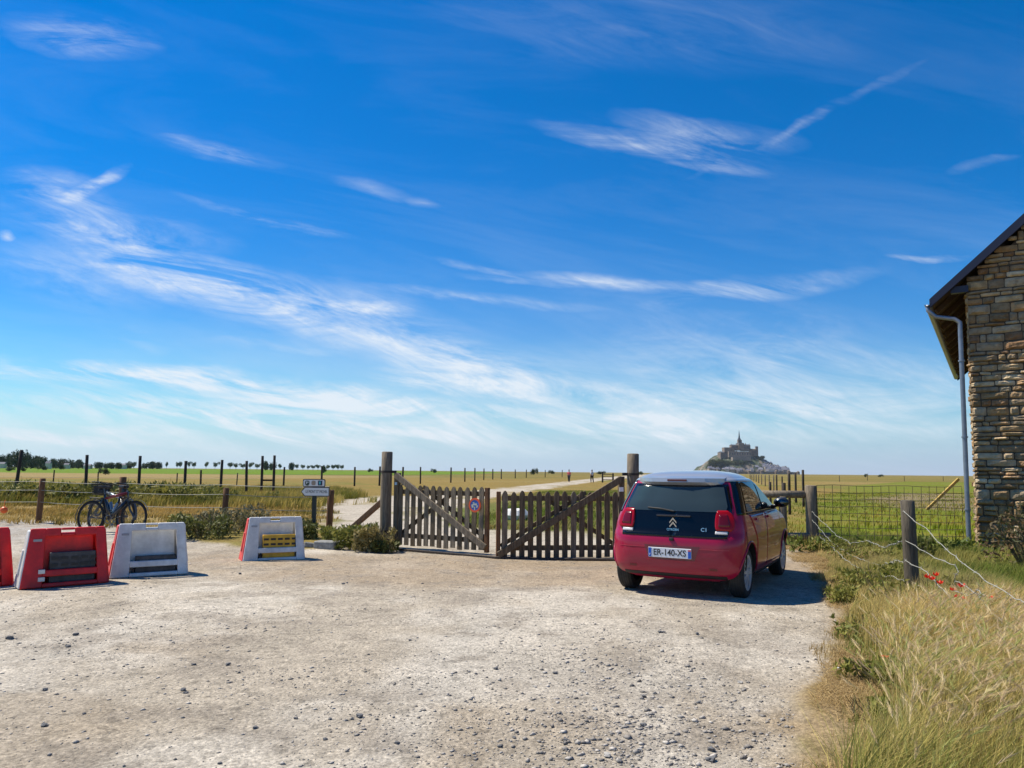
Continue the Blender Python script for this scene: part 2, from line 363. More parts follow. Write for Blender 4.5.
# ground material: attribute colour x fine stone / grit pattern
gm = bpy.data.materials.new('ground_surface'); gm.use_nodes = True; nt = gm.node_tree; N = nt.nodes; L = nt.links; b = N['Principled BSDF']; b.inputs['Roughness'].default_value = .95; b.inputs['Specular IOR Level'].default_value = .15
at_ = N.new('ShaderNodeAttribute'); at_.attribute_name = 'col'; tcg = N.new('ShaderNodeTexCoord')
def gn(kind, scale, **kw):
    n = N.new(kind); n.inputs['Scale'].default_value = scale
    for k, v in kw.items(): n.inputs[k].default_value = v
    L.new(tcg.outputs['Object'], n.inputs['Vector']); return n
def rng_(out, a, b_, c, d):
    n = N.new('ShaderNodeMapRange'); n.inputs['From Min'].default_value = a; n.inputs['From Max'].default_value = b_; n.inputs['To Min'].default_value = c; n.inputs['To Max'].default_value = d; L.new(out, n.inputs['Value']); return n.outputs[0]
def gmul(a, b_):
    n = N.new('ShaderNodeMath'); n.operation = 'MULTIPLY'; L.new(a, n.inputs[0]); L.new(b_, n.inputs[1]); return n.outputs[0]
n1 = gn('ShaderNodeTexNoise', 9, Detail=10, Roughness=.78); n2 = gn('ShaderNodeTexNoise', 42, Detail=8, Roughness=.7)
vo = gn('ShaderNodeTexVoronoi', 46, Randomness=1.0); vo2 = gn('ShaderNodeTexVoronoi', 17, Randomness=1.0)
sc = N.new('ShaderNodeSeparateColor'); L.new(vo.outputs['Color'], sc.inputs[0]); sc2 = N.new('ShaderNodeSeparateColor'); L.new(vo2.outputs['Color'], sc2.inputs[0])
k = gmul(rng_(n1.outputs['Fac'], .3, .7, .70, 1.28), rng_(n2.outputs['Fac'], .32, .68, .60, 1.34))
k = gmul(k, rng_(sc.outputs[0], 0, 1, .86, 1.12)); k = gmul(k, rng_(sc2.outputs[1], .0, .16, .72, 1.0))
vm = N.new('ShaderNodeVectorMath'); vm.operation = 'SCALE'; L.new(at_.outputs['Color'], vm.inputs[0]); L.new(k, vm.inputs['Scale']); L.new(vm.outputs[0], b.inputs['Base Color'])
bp = N.new('ShaderNodeBump'); bp.inputs['Strength'].default_value = .7; bp.inputs['Distance'].default_value = .03
ad = N.new('ShaderNodeMath'); ad.operation = 'MULTIPLY_ADD'; L.new(n2.outputs['Fac'], ad.inputs[0]); ad.inputs[1].default_value = .5; L.new(n1.outputs['Fac'], ad.inputs[2])
ad2 = N.new('ShaderNodeMath'); ad2.operation = 'MULTIPLY_ADD'; L.new(vo.outputs['Distance'], ad2.inputs[0]); ad2.inputs[1].default_value = -.35; L.new(ad.outputs[0], ad2.inputs[2])
L.new(ad2.outputs[0], bp.inputs['Height']); L.new(bp.outputs[0], b.inputs['Normal'])
gobj = np_mesh('ground', np.stack([gx, gy, hgt], -1).reshape(-1, 3), q.ravel(), np.arange(len(q)) * 4, np.full(len(q), 4), gm, smooth=True, cols=col.reshape(-1, 3))
tag(gobj, kind='structure')
def gz(x, y):
    i = int(np.clip(np.searchsorted(ys, y), 1, ny - 1)); j = int(np.clip(np.searchsorted(xs, x), 1, nx - 1)); return float(hgt[i, j])
def samp(arr, x, y):
    i = np.clip(np.searchsorted(ys, y), 1, ny - 1); j = np.clip(np.searchsorted(xs, x), 1, nx - 1); return arr[i, j]
# ------------------------------------------------------------------ gravel and stones
def stone_proto(n=7, seed=0):
    r = random.Random(seed); m = MB(); m.ball((0, 0, 0), (1, .8, .5), n=n, jit=0); out = []
    for v in m.v:
        k = 1 + r.uniform(-.42, .25); out.append((v[0] * k, v[1] * k, v[2] * k * (1 if v[2] > 0 else .6)))
    return np.array(out), m.f
def scatter_mesh(name, protos, px_, py_, pz_, s, rot, cols, m):
    V = []; Lp = []; T = []; CC = []; base = 0
    which = rng.integers(0, len(protos), len(px_))
    for w, (pv, pf) in enumerate(protos):
        sel = np.where(which == w)[0]
        if not len(sel): continue
        c = np.cos(rot[sel])[:, None]; sn = np.sin(rot[sel])[:, None]; S = s[sel][:, None]
        x = (pv[None, :, 0] * c - pv[None, :, 1] * sn) * S + px_[sel][:, None]; y = (pv[None, :, 0] * sn + pv[None, :, 1] * c) * S + py_[sel][:, None]; z = pv[None, :, 2] * S + pz_[sel][:, None]
        V.append(np.stack([x, y, z], -1).reshape(-1, 3)); CC.append(np.repeat(cols[sel], len(pv), 0))
        fl = np.array([i for f in pf for i in f]); ft = np.array([len(f) for f in pf])
        Lp.append((fl[None, :] + (np.arange(len(sel)) * len(pv))[:, None] + base).ravel()); T.append(np.tile(ft, len(sel))); base += len(sel) * len(pv)
    V = np.concatenate(V); Lp = np.concatenate(Lp); T = np.concatenate(T); st = np.concatenate([[0], np.cumsum(T)[:-1]])
    return np_mesh(name, V, Lp, st, T, m, cols=np.concatenate(CC))
sm_mat = mat('gravel_stone', (.3, .3, .3), .9, nscale=60, namt=.25, attr=True, bump=.3, bscale=90)
NS = 110000
u = rng.random(NS); d_ = 2.6 * (16 / 2.6) ** (u ** .9); sx_ = rng.uniform(-1, 1, NS) * .85 * d_
dens = fbm(sx_ * 1.1, d_ * .8, 4, 91); rut_s = np.exp(-((sx_ - (.62 + (d_ - 3) * .12)) / .7) ** 2) * sm(-d_, -9.5, -6)
left_s = np.exp(-((sx_ + 3.8) / 1.2) ** 2) * np.exp(-((d_ - 6) / 1.5) ** 2)
keep = (samp(inlot, sx_, d_) > .6) & (rng.random(NS) < np.clip((dens - .42) * 3.0, .12, .6) + rut_s * .45 * sm(fbm(sx_ * 1.7, d_ * 1.7, 3, 404), .35, .6) + left_s * .5)
sx_, d_ = sx_[keep], d_[keep]; n = len(sx_); rr = rut_s[keep]
s_ = (.0030 + .0055 * rng.random(n) ** 3 + .016 * (rng.random(n) ** 16)) * (1 + rr * .6)
tone = rng.random(n) ** 1.2; cc_ = np.stack([.22 + .38 * tone, .20 + .35 * tone, .18 + .31 * tone], -1) * ALB
gs = scatter_mesh('gravel', [stone_proto(5, i) for i in range(9)], sx_, d_, samp(GZ, sx_, d_) + s_ * .12, s_, rng.random(n) * 6.28, cc_, sm_mat)
tag(gs, kind='stuff', label='scattered small pale and grey stones over the gravel lot', cat='gravel')
protos = []
for i in range(4):
    pv, pf = stone_proto(8, 50 + i); m_ = MB(); m_.add(pv, pf); protos.append(m_)
dark = mat('dark_stone', (.13, .13, .135), .85, nscale=22, namt=.4, bump=.4, bscale=50)
pale = mat('pale_stone', (.40, .38, .35), .85, nscale=22, namt=.3, bump=.4, bscale=50)
meD = [p.mesh('stone') for p in protos]; meP = [p.mesh('stone') for p in protos]
for m_ in meD: m_.materials.append(dark)
for m_ in meP: m_.materials.append(pale)
big_st = [(360,718,9,0),(352,720,5,0),(183,691,7,0),(255,729,7,0),(296,719,5,0),(330,720,5,0),(325,741,6,0),(397,744,7,0),(220,766,5,0),(44,728,7,0),(84,715,4,0),(10,639,8,0),(76,635,6,0),(68,646,5,0),(45,690,6,0),
 (194,664,6,0),(228,664,6,0),(186,694,5,0),(712,752,11,0),(711,762,12,0),(607,758,10,1),(655,693,5,0),(644,697,7,0),(699,703,7,0),(671,686,4,0),(587,694,5,1),(575,692,5,1),(654,741,4,0),(643,728,8,0),(588,743,6,0),
 (496,670,6,0),(469,673,4,0),(555,674,6,0),(583,672,6,1),(500,748,6,0),(514,739,5,0),(620,764,7,0),(660,632,5,0),(697,634,5,0),(740,682,6,1),(476,675,4,0),(493,684,4,0),(662,651,5,1),(628,640,5,1),(240,574,4,0),(343,584,4,0),(347,583,3,0),(410,640,4,0),
 (535,688,5,1),(560,716,6,0),(595,712,7,1),(566,743,8,0),(640,752,6,1)]
for i, (px, py, w, k) in enumerate(big_st):
    x, y = G(px, py); s = w * math.hypot(x, y) / F / 2
    o = bpy.data.objects.new('stone', (meP if k else meD)[i % 4]); COL.objects.link(o); o.location = (x, y, gz(x, y) + s * .25); o.scale = (s, s, s * .95); o.rotation_euler = (0, 0, i * 1.7)
    tag(o, 'loose pale angular stone lying on the gravel lot' if k else 'loose dark angular stone lying on the gravel lot', 'stone', 'pale loose stones on the gravel' if k else 'dark loose stones on the gravel')
# ------------------------------------------------------------------ grass
def blades(name, x, y, h, w, lean, ldir, cols, m, z=None, curve=.5, tipcol=None, facecam=False):
    n = len(x); z = samp(GZ, x, y) - .01 if z is None else z
    a = rng.random(n) * 6.283; cx, cy = np.cos(a) * w / 2, np.sin(a) * w / 2
    lx, ly = np.cos(ldir) * lean * h, np.sin(ldir) * lean * h
    P = np.zeros((n, 5, 3))
    P[:, 0] = np.stack([x - cx, y - cy, z], -1); P[:, 1] = np.stack([x + cx, y + cy, z], -1)
    mx_, my_ = x + lx * (1 - curve) * .5, y + ly * (1 - curve) * .5
    P[:, 2] = np.stack([mx_ - cx * .8, my_ - cy * .8, z + h * .55], -1); P[:, 3] = np.stack([mx_ + cx * .8, my_ + cy * .8, z + h * .55], -1)
    P[:, 4] = np.stack([x + lx, y + ly, z + h * np.sqrt(np.clip(1 - lean * lean * .6, .2, 1))], -1)
    b = (np.arange(n) * 5)[:, None]
    lp = (b + np.array([0, 1, 3, 2, 2, 3, 4])[None, :]).ravel(); tt = np.tile([4, 3], n); st = np.concatenate([[0], np.cumsum(tt)[:-1]])
    cc = np.repeat(cols[:, None, :], 5, 1)
    if tipcol is not None: cc[:, 4] = tipcol; cc[:, 2:4] = cc[:, 2:4] * .6 + tipcol[:, None, :] * .4
    return np_mesh(name, P.reshape(-1, 3), lp, st, tt, m, cols=cc.reshape(-1, 3) * (ALB + .06))
gmat = mat('grass_blade', (.2, .2, .1), .75, attr=True, trans=.35, spec=.2)
def mixc(a, b, t): return np.array(a)[None, :] * (1 - t[:, None]) + np.array(b)[None, :] * t[:, None]
def seedpts(poly, n):
    P = np.array(poly); lo = P.min(0); hi = P.max(0); out = []; tot_ = 0
    while tot_ < n:
        p = rng.uniform(lo, hi, (n * 2, 2)); s = sdf(poly, p[:, 0], p[:, 1]) > 0; p = p[s]; out.append(p); tot_ += len(p)
    p = np.concatenate(out)[:n]; return p[:, 0], p[:, 1]
def grassy(name, label, poly, n, h, w, green, dry, dryness, lean=.35, ldir=0.3, minveg=.4, hj=.6, thin=None, clump=.6, sc=1.3):
    x, y = seedpts(poly, n); jx = (fbm(x * 1.3, y * 1.3, 3, 201) - .5) * 1.1; jy = (fbm(x * 1.3 + 40, y * 1.3, 3, 202) - .5) * 1.1; x = x + jx * np.minimum(1, np.hypot(x, y) / 5); y = y + jy * .7; nz = fbm(x * sc, y * sc, 4, 13); nz2 = fbm(x * .5 + 9, y * .5, 3, 29)
    veg = 1 - samp(inlot, x, y); k = (rng.random(n) < sm(nz, clump - .35, clump)) & (veg > minveg)
    x, y, nz, nz2 = x[k], y[k], nz[k], nz2[k]; n = len(x)
    hh = h * (1 - hj / 2 + hj * rng.random(n)) * (.5 + nz) * (1 if thin is None else thin(x, y))
    t = np.clip((nz2 - .5) * 3 + dryness + (rng.random(n) - .5) * .7, 0, 1)
    cc = mixc(green, dry, t) * (.7 + .6 * rng.random(n))[:, None]
    o = blades(name, x, y, hh, w * (.6 + .8 * rng.random(n)) * np.ones(n), lean * (.3 + rng.random(n)), ldir + rng.normal(0, .9, n), cc, gmat)
    return tag(o, kind='stuff', label=label, cat='grass')
GREENc = (.085, .115, .02); DRYc = (.38, .29, .125)
VERGE = [G(790, 545), G(826, 556), G(842, 600), G(856, 640), G(868, 690), G(862, 768), G(880, 1100), (5.5, .8), (6.5, 3), G(1100, 640), G(1060, 600), G(960, 585), G(905, 568), G(860, 552)]
grassy('dry_grass', 'tall dry straw and green grass on the right verge', VERGE, 105000, .27, .0045, (.15, .21, .025), (.54, .42, .17), .22, .6, .3, clump=.45, thin=lambda x, y: .35 + .65 * sm(sdf(VERGE, x, y), 0, .9))
grassy('tall_grass', 'tall yellow green grass mixed under the barley in the right corner', [G(880, 630), G(990, 620), (5.4, 3.8), (5.2, 1.0), G(890, 1000), G(872, 768), G(868, 690)], 60000, .34, .0042, (.18, .23, .03), (.70, .52, .2), .6, .6, .3, clump=.5)
FRINGE = [G(776, 545), G(800, 536), G(832, 556), G(852, 600), G(872, 640), G(880, 690), G(872, 768), G(900, 1000), G(820, 1000), G(812, 768), G(812, 700), G(838, 650), G(834, 615), G(816, 580)]
grassy('dead_grass', 'short trampled straw along the edge of the gravel', FRINGE, 22000, .055, .004, (.20, .17, .06), (.42, .29, .13), .75, .9, .3, minveg=0, clump=.62)
x, y = seedpts(FRINGE, 30000); k = rng.random(len(x)) < sm(fbm(x * 2.2, y * 2.2, 4, 63), .36, .6); x, y = x[k], y[k]; n = len(x)
o = blades('straw_litter', x, y, .045 + .05 * rng.random(n), .003 + .003 * rng.random(n), 1.5 + .8 * rng.random(n), rng.random(n) * 6.28, mixc((.30, .20, .09), (.62, .46, .22), rng.random(n)), gmat, curve=.2)
tag(o, kind='stuff', label='flattened dead straw lying on the bare dirt edge of the lot', cat='straw')
YARD = [G(826, 545), G(905, 580), G(1060, 640), (7.5, 4.5), (12, 9), (11.5, 13.6), (8.4, 14.2), G(820, 534)]
grassy('green_grass', 'lush green grass in front of the stone building', YARD, 70000, .2, .008, (.14, .20, .025), (.40, .34, .10), .2, .5, .3, clump=.55)
BEY = [(4.6, 14.8), (8.6, 14.9), (30, 20), (60, 60), (30, 62), (10, 40), (5.4, 20)]
grassy('meadow_grass', 'green and yellow meadow grass beyond the wire mesh', BEY, 50000, .2, .022, (.15, .20, .008), (.40, .30, .06), .25, .5, .3, clump=.6, sc=.4, thin=lambda x, y: .5 + .5 * sm(24 - y, 0, 8))
MID = [G(640, 480), G(790, 480), G(815, 530), G(790, 541), G(730, 552), G(650, 535)]
grassy('rough_grass', 'dry grass between the gate and the post row', [(2.4, 13.6), (5.8, 13.4), (6.2, 18), (14, 50), (9, 52), (3.2, 22)], 30000, .26, .018, (.18, .18, .03), (.50, .38, .13), .6, .5, .3, clump=.5)
GP_ = [(-2.2, 18.5), (3.6, 18), (4.5, 34), (9, 60), (2, 52), (-.5, 27)]
grassy('trackside_grass', 'green and tan grass beside the sandy track behind the gate', GP_, 40000, .1, .022, (.15, .20, .025), (.38, .30, .10), .3, .5, .3, clump=.55, sc=.7)
LW = [(-40, 28), (-22, 28), (-7.4, 26), (-6.2, 28), (-6, 34), (-12, 52), (-46, 52), (-34, 30)]
grassy('field_grass', 'olive and ochre field grass behind the wire fence', LW, 90000, .33, .03, (.18, .18, .03), (.50, .38, .11), .5, .4, .3, clump=.55, sc=.35)
LF = [(-30, 19.2), (-13.5, 19), (-7.5, 16.5), (-5.6, 16), (-4.6, 20.5), (-6, 27), (-22, 29.5), (-40, 30)]
grassy('roadside_grass', 'short tan grass along the left wire fence', LF, 60000, .13, .02, (.20, .17, .03), (.48, .32, .10), .85, .5, .3, clump=.6, sc=.8)
# tall feathery dry barley heads close to the camera
BAR = [G(905, 640), G(985, 630), (5.2, 3.8), (5, 1.2), G(905, 1000), G(900, 768), G(880, 700)]
x, y = seedpts(BAR, 9500); nz = fbm(x * 1.6, y * 1.6, 3, 5); k = nz > .42; x, y = x[k], y[k]; n = len(x)
h = .26 + .22 * rng.random(n); ld = .45 + rng.normal(0, .95, n); le = .35 + .5 * rng.random(n)
V_ = []; 
zz = samp(GZ, x, y); tone = rng.random(n)
cst = mixc((.20, .19, .06), (.55, .43, .18), tone); chd = mixc((.80, .66, .36), (.58, .42, .26), rng.random(n)); grn = rng.random(n) < .28; chd[grn] = (.45, .46, .15)
st_o = blades('barley_stalks', x, y, h, np.full(n, .0028), le, ld, cst, gmat, curve=.3)
tag(st_o, kind='stuff', label='thin straw stalks of wild barley on the right verge', cat='grass')
# awns: a brush of fine tapering hairs around each ear
tx, ty, tz = x + np.cos(ld) * le * h, y + np.sin(ld) * le * h, zz - .01 + h * np.sqrt(1 - le * le * .6)
K = 14; rep = lambda a: np.repeat(a, K)
t_ = np.tile(np.linspace(0, 1, K), n); el = .065 + .03 * np.repeat(rng.random(n), K)
dx_, dy_, dz_ = np.cos(ld) * (.55 + le * .3), np.sin(ld) * (.55 + le * .3), .62 - .25 * le
b0 = np.stack([rep(tx), rep(ty), rep(tz)], -1); D_ = np.stack([rep(dx_), rep(dy_), rep(dz_)], -1); D_ /= np.linalg.norm(D_, axis=1)[:, None]
J = rng.normal(0, 1, (n * K, 3)); J -= (J * D_).sum(1)[:, None] * D_; J /= np.linalg.norm(J, axis=1)[:, None]
s0 = b0 + D_ * (el * (t_ - .35) * .8)[:, None]; tip = s0 + D_ * (el * .62)[:, None] + J * (.011 + .008 * rng.random(n * K))[:, None]
wv = np.cross(D_, J) * .0015
P = np.stack([s0 - wv, s0 + wv, tip], 1).reshape(-1, 3)
aw = np_mesh('barley_ears', P, np.arange(len(P)), np.arange(n * K) * 3, np.full(n * K, 3), gmat, cols=np.repeat(ALB * chd * (.8 + .5 * rng.random(n))[:, None], K * 3, 0))
tag(aw, kind='stuff', label='feathery tan wild barley ears leaning in the wind', cat='grass')

# ------------------------------------------------------------------ leafy plants and shrubs (things)
leafm = mat('leaf_green', (.08, .11, .02), .65, attr=True, trans=.3, spec=.3)
stemm = mat('plant_stem', (.12, .10, .05), .85)
def shrub(name, loc, w, d, h, n, leaf, cols, label, cat='shrub', group=None, stems=14, spike=0, parent_parts=True, ball_=True, seed=1):
    r = np.random.default_rng(seed); root = empty(name, loc, 0, label, cat, group)
    a = r.random(n) * 6.283
    if ball_:
        ph = np.arccos(1 - r.random(n)); rad = .55 + .45 * r.random(n) ** .5
        x = np.cos(a) * np.sin(ph) * rad * w / 2; y = np.sin(a) * np.sin(ph) * rad * d / 2; z = np.cos(ph) * rad * h
    else:
        x = (r.random(n) - .5) * w; y = (r.random(n) - .5) * d; top = .45 + .55 * fbm(x * 3.1 + seed, y * 3, 3, seed); z = r.random(n) ** .7 * h * top
    nz = fbm((x + loc[0]) * 3.5, (z + y) * 3.5, 3, seed); k = nz > .4; x, y, z = x[k], y[k], z[k]; m_ = len(x)
    nrm = r.normal(0, 1, (m_, 3)); nrm /= np.linalg.norm(nrm, axis=1)[:, None]; up = r.normal(0, 1, (m_, 3)) + [0, 0, spike]; up -= (up * nrm).sum(1)[:, None] * nrm; up /= np.linalg.norm(up, axis=1)[:, None]
    sd = np.cross(nrm, up); s = leaf * (.6 + .8 * r.random(m_))[:, None]; c = np.stack([x, y, z], -1)
    P = np.stack([c - sd * s * .35, c + up * s * .1 - 0 * sd, c + sd * s * .35, c + up * s * (1 + spike * .3)], 1); P = np.stack([c - up * s * .6, c + sd * s * .35, c + up * s * (.9 + .3 * spike), c - sd * s * .35], 1).reshape(-1, 3)
    t = r.random(m_); cc = np.array(cols[0])[None] * (1 - t[:, None]) + np.array(cols[1])[None] * t[:, None]
    np_mesh('foliage', P, np.arange(m_ * 4), np.arange(m_) * 4, np.full(m_, 4), leafm, parent=root, cols=np.repeat(cc * ALB, 4, 0))
    sb = MB()
    for i in range(stems):
        aa = r.random() * 6.28; e = r.random() ** .5; p1 = (math.cos(aa) * w / 2 * e * .8, math.sin(aa) * d / 2 * e * .8, h * r.uniform(.5, .95)); p0 = (p1[0] * .35, p1[1] * .35, -.03)
        pm = ((p0[0] + p1[0]) / 2 + r.normal() * .03, (p0[1] + p1[1]) / 2 + r.normal() * .03, h * .4); sb.tube([p0, pm, p1], [max(.004, .012 * h), .008 * h + .002, .002], 4)
    sb.build('stems', stemm, root)
    return root
DKG = ((.07, .095, .02), (.18, .18, .05)); YG = ((.15, .18, .025), (.36, .33, .08)); GYG = ((.13, .13, .06), (.27, .23, .12))
def on(px, py): x, y = G(px, py); return (x, y, 0)
P_ = [ (200,540,1.1,.7,.62,1500,DKG,'dark green weedy bush right of the near white barrier and its bicycle neighbours'),
 (222,536,1.0,.8,.7,1500,GYG,'greyish brown thistly bush below the short wooden fence post'),
 (246,532,.9,.8,.75,1500,GYG,'brownish thistle bush just behind the farther white barrier'),
 (186,532,.8,.6,.45,900,YG,'low yellow green weed clump at the left end of the roadside weeds'),
 (300,540,.7,.5,.5,1000,DKG,'dark weed clump behind the right end of the farther white barrier'),
 (338,546,.7,.5,.45,1200,YG,'light green weed clump right of the arrow signpost'),
 (356,549,.8,.5,.5,1500,YG,'yellow green weed clump between the signpost and the gate post'),
 (374,551,.7,.5,.55,1600,((.22,.19,.06),(.40,.32,.13)),'straw coloured weed clump at the foot of the left gate post'),
 (385,552,.45,.35,.25,500,DKG,'small dark weed tuft against the base of the left gate post')]
for i, (px, py, w, d, h, n, c, lb) in enumerate(P_):
    shrub('weed_clump', on(px, py), w, d, h, n, .05, c, lb, 'weeds', 'weed clumps along the roadside', stems=18, spike=1.2, ball_=False, seed=20 + i)
# tall weeds at the back of the left field
r_ = random.Random(5); lbs = 'tall olive green weed standing in the left field'
pro = shrub('tall_weed', (-14, 25, 0), .9, .7, 1.12, 260, .11, ((.13, .15, .03), (.32, .29, .07)), lbs, 'weeds', 'tall weeds in the left field', stems=9, spike=2.5, ball_=False, seed=71)
for i in range(60):
    px = r_.uniform(-30, 215) if i < 50 else r_.uniform(150, 300); D = r_.uniform(28.5, 36)
    o = copy_tree(pro) if i else pro; o.location = (X(px, D), D, 0); o.rotation_euler = (0, 0, r_.random() * 6.28); s = r_.uniform(.6, 1.05) * (1 if px < 215 else .7); o.scale = (s * 1.3, s * 1.3, s * .93)
# rose bush at the wall, poppies, seed plants by the verge
shrub('wall_bush', (7.85, 11.0, 0), 1.9, 1.2, 1.15, 1700, .045, ((.06, .08, .02), (.22, .13, .07)), 'dark thorny bush with reddish leaves at the foot of the stone gable', 'bush', stems=70, seed=5)
shrub('climbing_shrub', (9.1, 12.7, 0), 1.2, .5, 1.5, 500, .05, ((.07, .08, .03), (.18, .15, .08)), 'sparse climbing shrub growing up the right side of the stone gable', 'shrub', stems=26, seed=8)
shrub('leafy_weed', (X(915, 12.4), 12.4, 0), .5, .4, .55, 260, .05, DKG, 'dark upright weed standing before the wire mesh just behind the near post', 'weeds', stems=8, spike=1.5, ball_=False, seed=9)
shrub('nettle_patch', (7.6, 13.2, 0), 1.6, .6, .45, 900, .06, ((.10, .15, .02), (.22, .25, .05)), 'dark green nettles at the foot of the wire mesh beside the downpipe', 'weeds', 'nettles along the mesh', stems=20, spike=1, ball_=False, seed=10)
shrub('nettle_patch', (5.9, 13.9, 0), 1.5, .5, .35, 700, .06, ((.11, .16, .02), (.26, .26, .06)), 'green nettles at the foot of the wire mesh beside its left post', 'weeds', 'nettles along the mesh', stems=20, spike=1, ball_=False, seed=11)
for i, (px, py, w, h, c, lb) in enumerate([(868, 590, .7, .42, YG, 'low green herb clump in the verge left of the near barbed wire post'), (893, 612, .9, .45, YG, 'green leafy clump at the foot of the near barbed wire post'), (935, 612, .9, .42, YG, 'broad green clump in the verge under the red poppies'), (872, 640, .6, .25, YG, 'small yellow green clump beside the bare dirt edge'), (880, 688, .5, .22, YG, 'little green tuft in the dead grass left of the barley'), (868, 722, .35, .16, YG, 'lowest small green tuft at the edge of the barley'), (850, 560, .8, .4, YG, 'yellowish weed clump at the edge of the lot behind the car shadow'), (870, 566, .9, .35, YG, 'green weed clump under the sagging barbed wire midway to the round post'), (958, 606, .8, .38, DKG, 'dark green leafy clump just right of the near post under the poppies'), (905, 590, .8, .40, YG, 'yellow green leafy clump hugging the left side of the near post'), (848, 604, .4, .2, YG, 'small weed tuft at the corner where the pale gravel meets the verge')]):
    x, y = G(px, py); shrub('herb_clump', (x, y, 0), w, w * .7, h, 700, .032, c, lb, 'plant', 'green herb clumps in the right verge', stems=14, spike=1.4, ball_=False, seed=40 + i)
pm = mat('poppy_petal', (.75, .03, .01), .6, trans=.3); ps = mat('poppy_stalk', (.10, .13, .03), .7)
def poppy(parent_label):
    root = empty('poppy', (0, 0, 0), 0, parent_label, 'flower', 'red poppies in the right verge')
    b = MB()
    for k in range(5):
        a = k * 1.2566; c, s = math.cos(a), math.sin(a); b.add([(0, 0, .36), (c * .03 - s * .022, s * .03 + c * .022, .375), (c * .042, s * .042, .395), (c * .03 + s * .022, s * .03 - c * .022, .372)], [(0, 1, 2, 3)])
    b.build('petals', pm, root); MB().tube([(0.02, 0, 0), (0, .01, .2), (0, 0, .36)], .0025, 5).build('stalk', ps, root); MB().ball((0, 0, .368), .009, 6).build('seed_head', mat('poppy_center', (.03, .03, .02), .8), root)
    return root
pp = poppy('red poppy in the grass beside the barbed wire')
for i, (px, py) in enumerate([(927, 577), (932, 579), (936, 575), (953, 590), (961, 586), (957, 597), (963, 599), (983, 620), (964, 630), (885, 657), (908, 660), (940, 583), (972, 603), (990, 598)]):
    D = 7.4 - .25 * (py - 575) / 10 if i not in (9, 10) else 5.6; p = at(px, py, D); o = copy_tree(pp) if i else pp
    s = .95 if i in (4, 7) else .72; o.scale = (s, s, max(.3, p.z / .37)); o.location = (p.x, p.y, 0); o.rotation_euler = (0, 0, i)
# ------------------------------------------------------------------ wood, wire
wood = mat('weathered_wood', (.17, .135, .095), .85, nscale=5, namt=.45, bump=.5, bscale=14, stretch=(6, 6, .7))
gatew = mat('gate_wood', (.12, .088, .052), .85, nscale=5, namt=.5, bump=.5, bscale=14, stretch=(7, 7, .8))
gatep = mat('silvered_gate_wood', (.18, .145, .10), .85, nscale=5, namt=.5, bump=.5, bscale=14, stretch=(7, 7, .8))
brown = mat('brown_wood', (.15, .07, .03), .85, nscale=6, namt=.45, bump=.4, bscale=14, stretch=(6, 6, .7))
darkw = mat('dark_wood', (.045, .035, .028), .9, nscale=6, namt=.4, stretch=(6, 6, .7))
wire = mat('galvanised_wire', (.26, .26, .23), .7, metal=.0)
rusty = mat('rusty_mesh', (.10, .08, .05), .8, metal=.2)
steel = mat('grey_steel', (.35, .36, .37), .4, metal=.8)
blackm = mat('black_plastic', (.012, .012, .014), .5)
def post_mesh(m, x, y, h, r, lean=(0, 0), n=12, z0=-.1, wob=.0, c0=None):
    pts = []; rs = []
    for i in range(5):
        t = i / 4; pts.append((x + lean[0] * t + wob * math.sin(i * 2.1 + x), y + lean[1] * t, z0 + (h - z0) * t)); rs.append(r * (1.04 - .05 * t))
    pts.append((pts[-1][0], pts[-1][1], h + r * .12)); rs.append(r * .8)
    m.tube(pts, rs, n); return m

# gate posts
for px, D, h, lb in ((386, 14.15, 1.79, 'tall round weathered wooden gate post at the left hinge of the picket gate'), (633, 13.05, 1.77, 'tall round weathered wooden gate post just behind the parked car')):
    root = empty('gate_post', (X(px, D), D, 0), 0, lb, 'post')
    post_mesh(MB(), 0, 0, h, .105, n=16, wob=.004).build('post', wood, root, smooth=True)
    sg = 1 if px < 500 else -1
    for z in (.30, 1.42):
        hb = MB(); hb.box((sg * .13, -.02, z), (.12, .05, .05)); hb.lathe([(.100, z - .02), (.113, z - .02), (.113, z + .02), (.100, z + .02)], 16); hb.build('hinge_band', darkw, root)
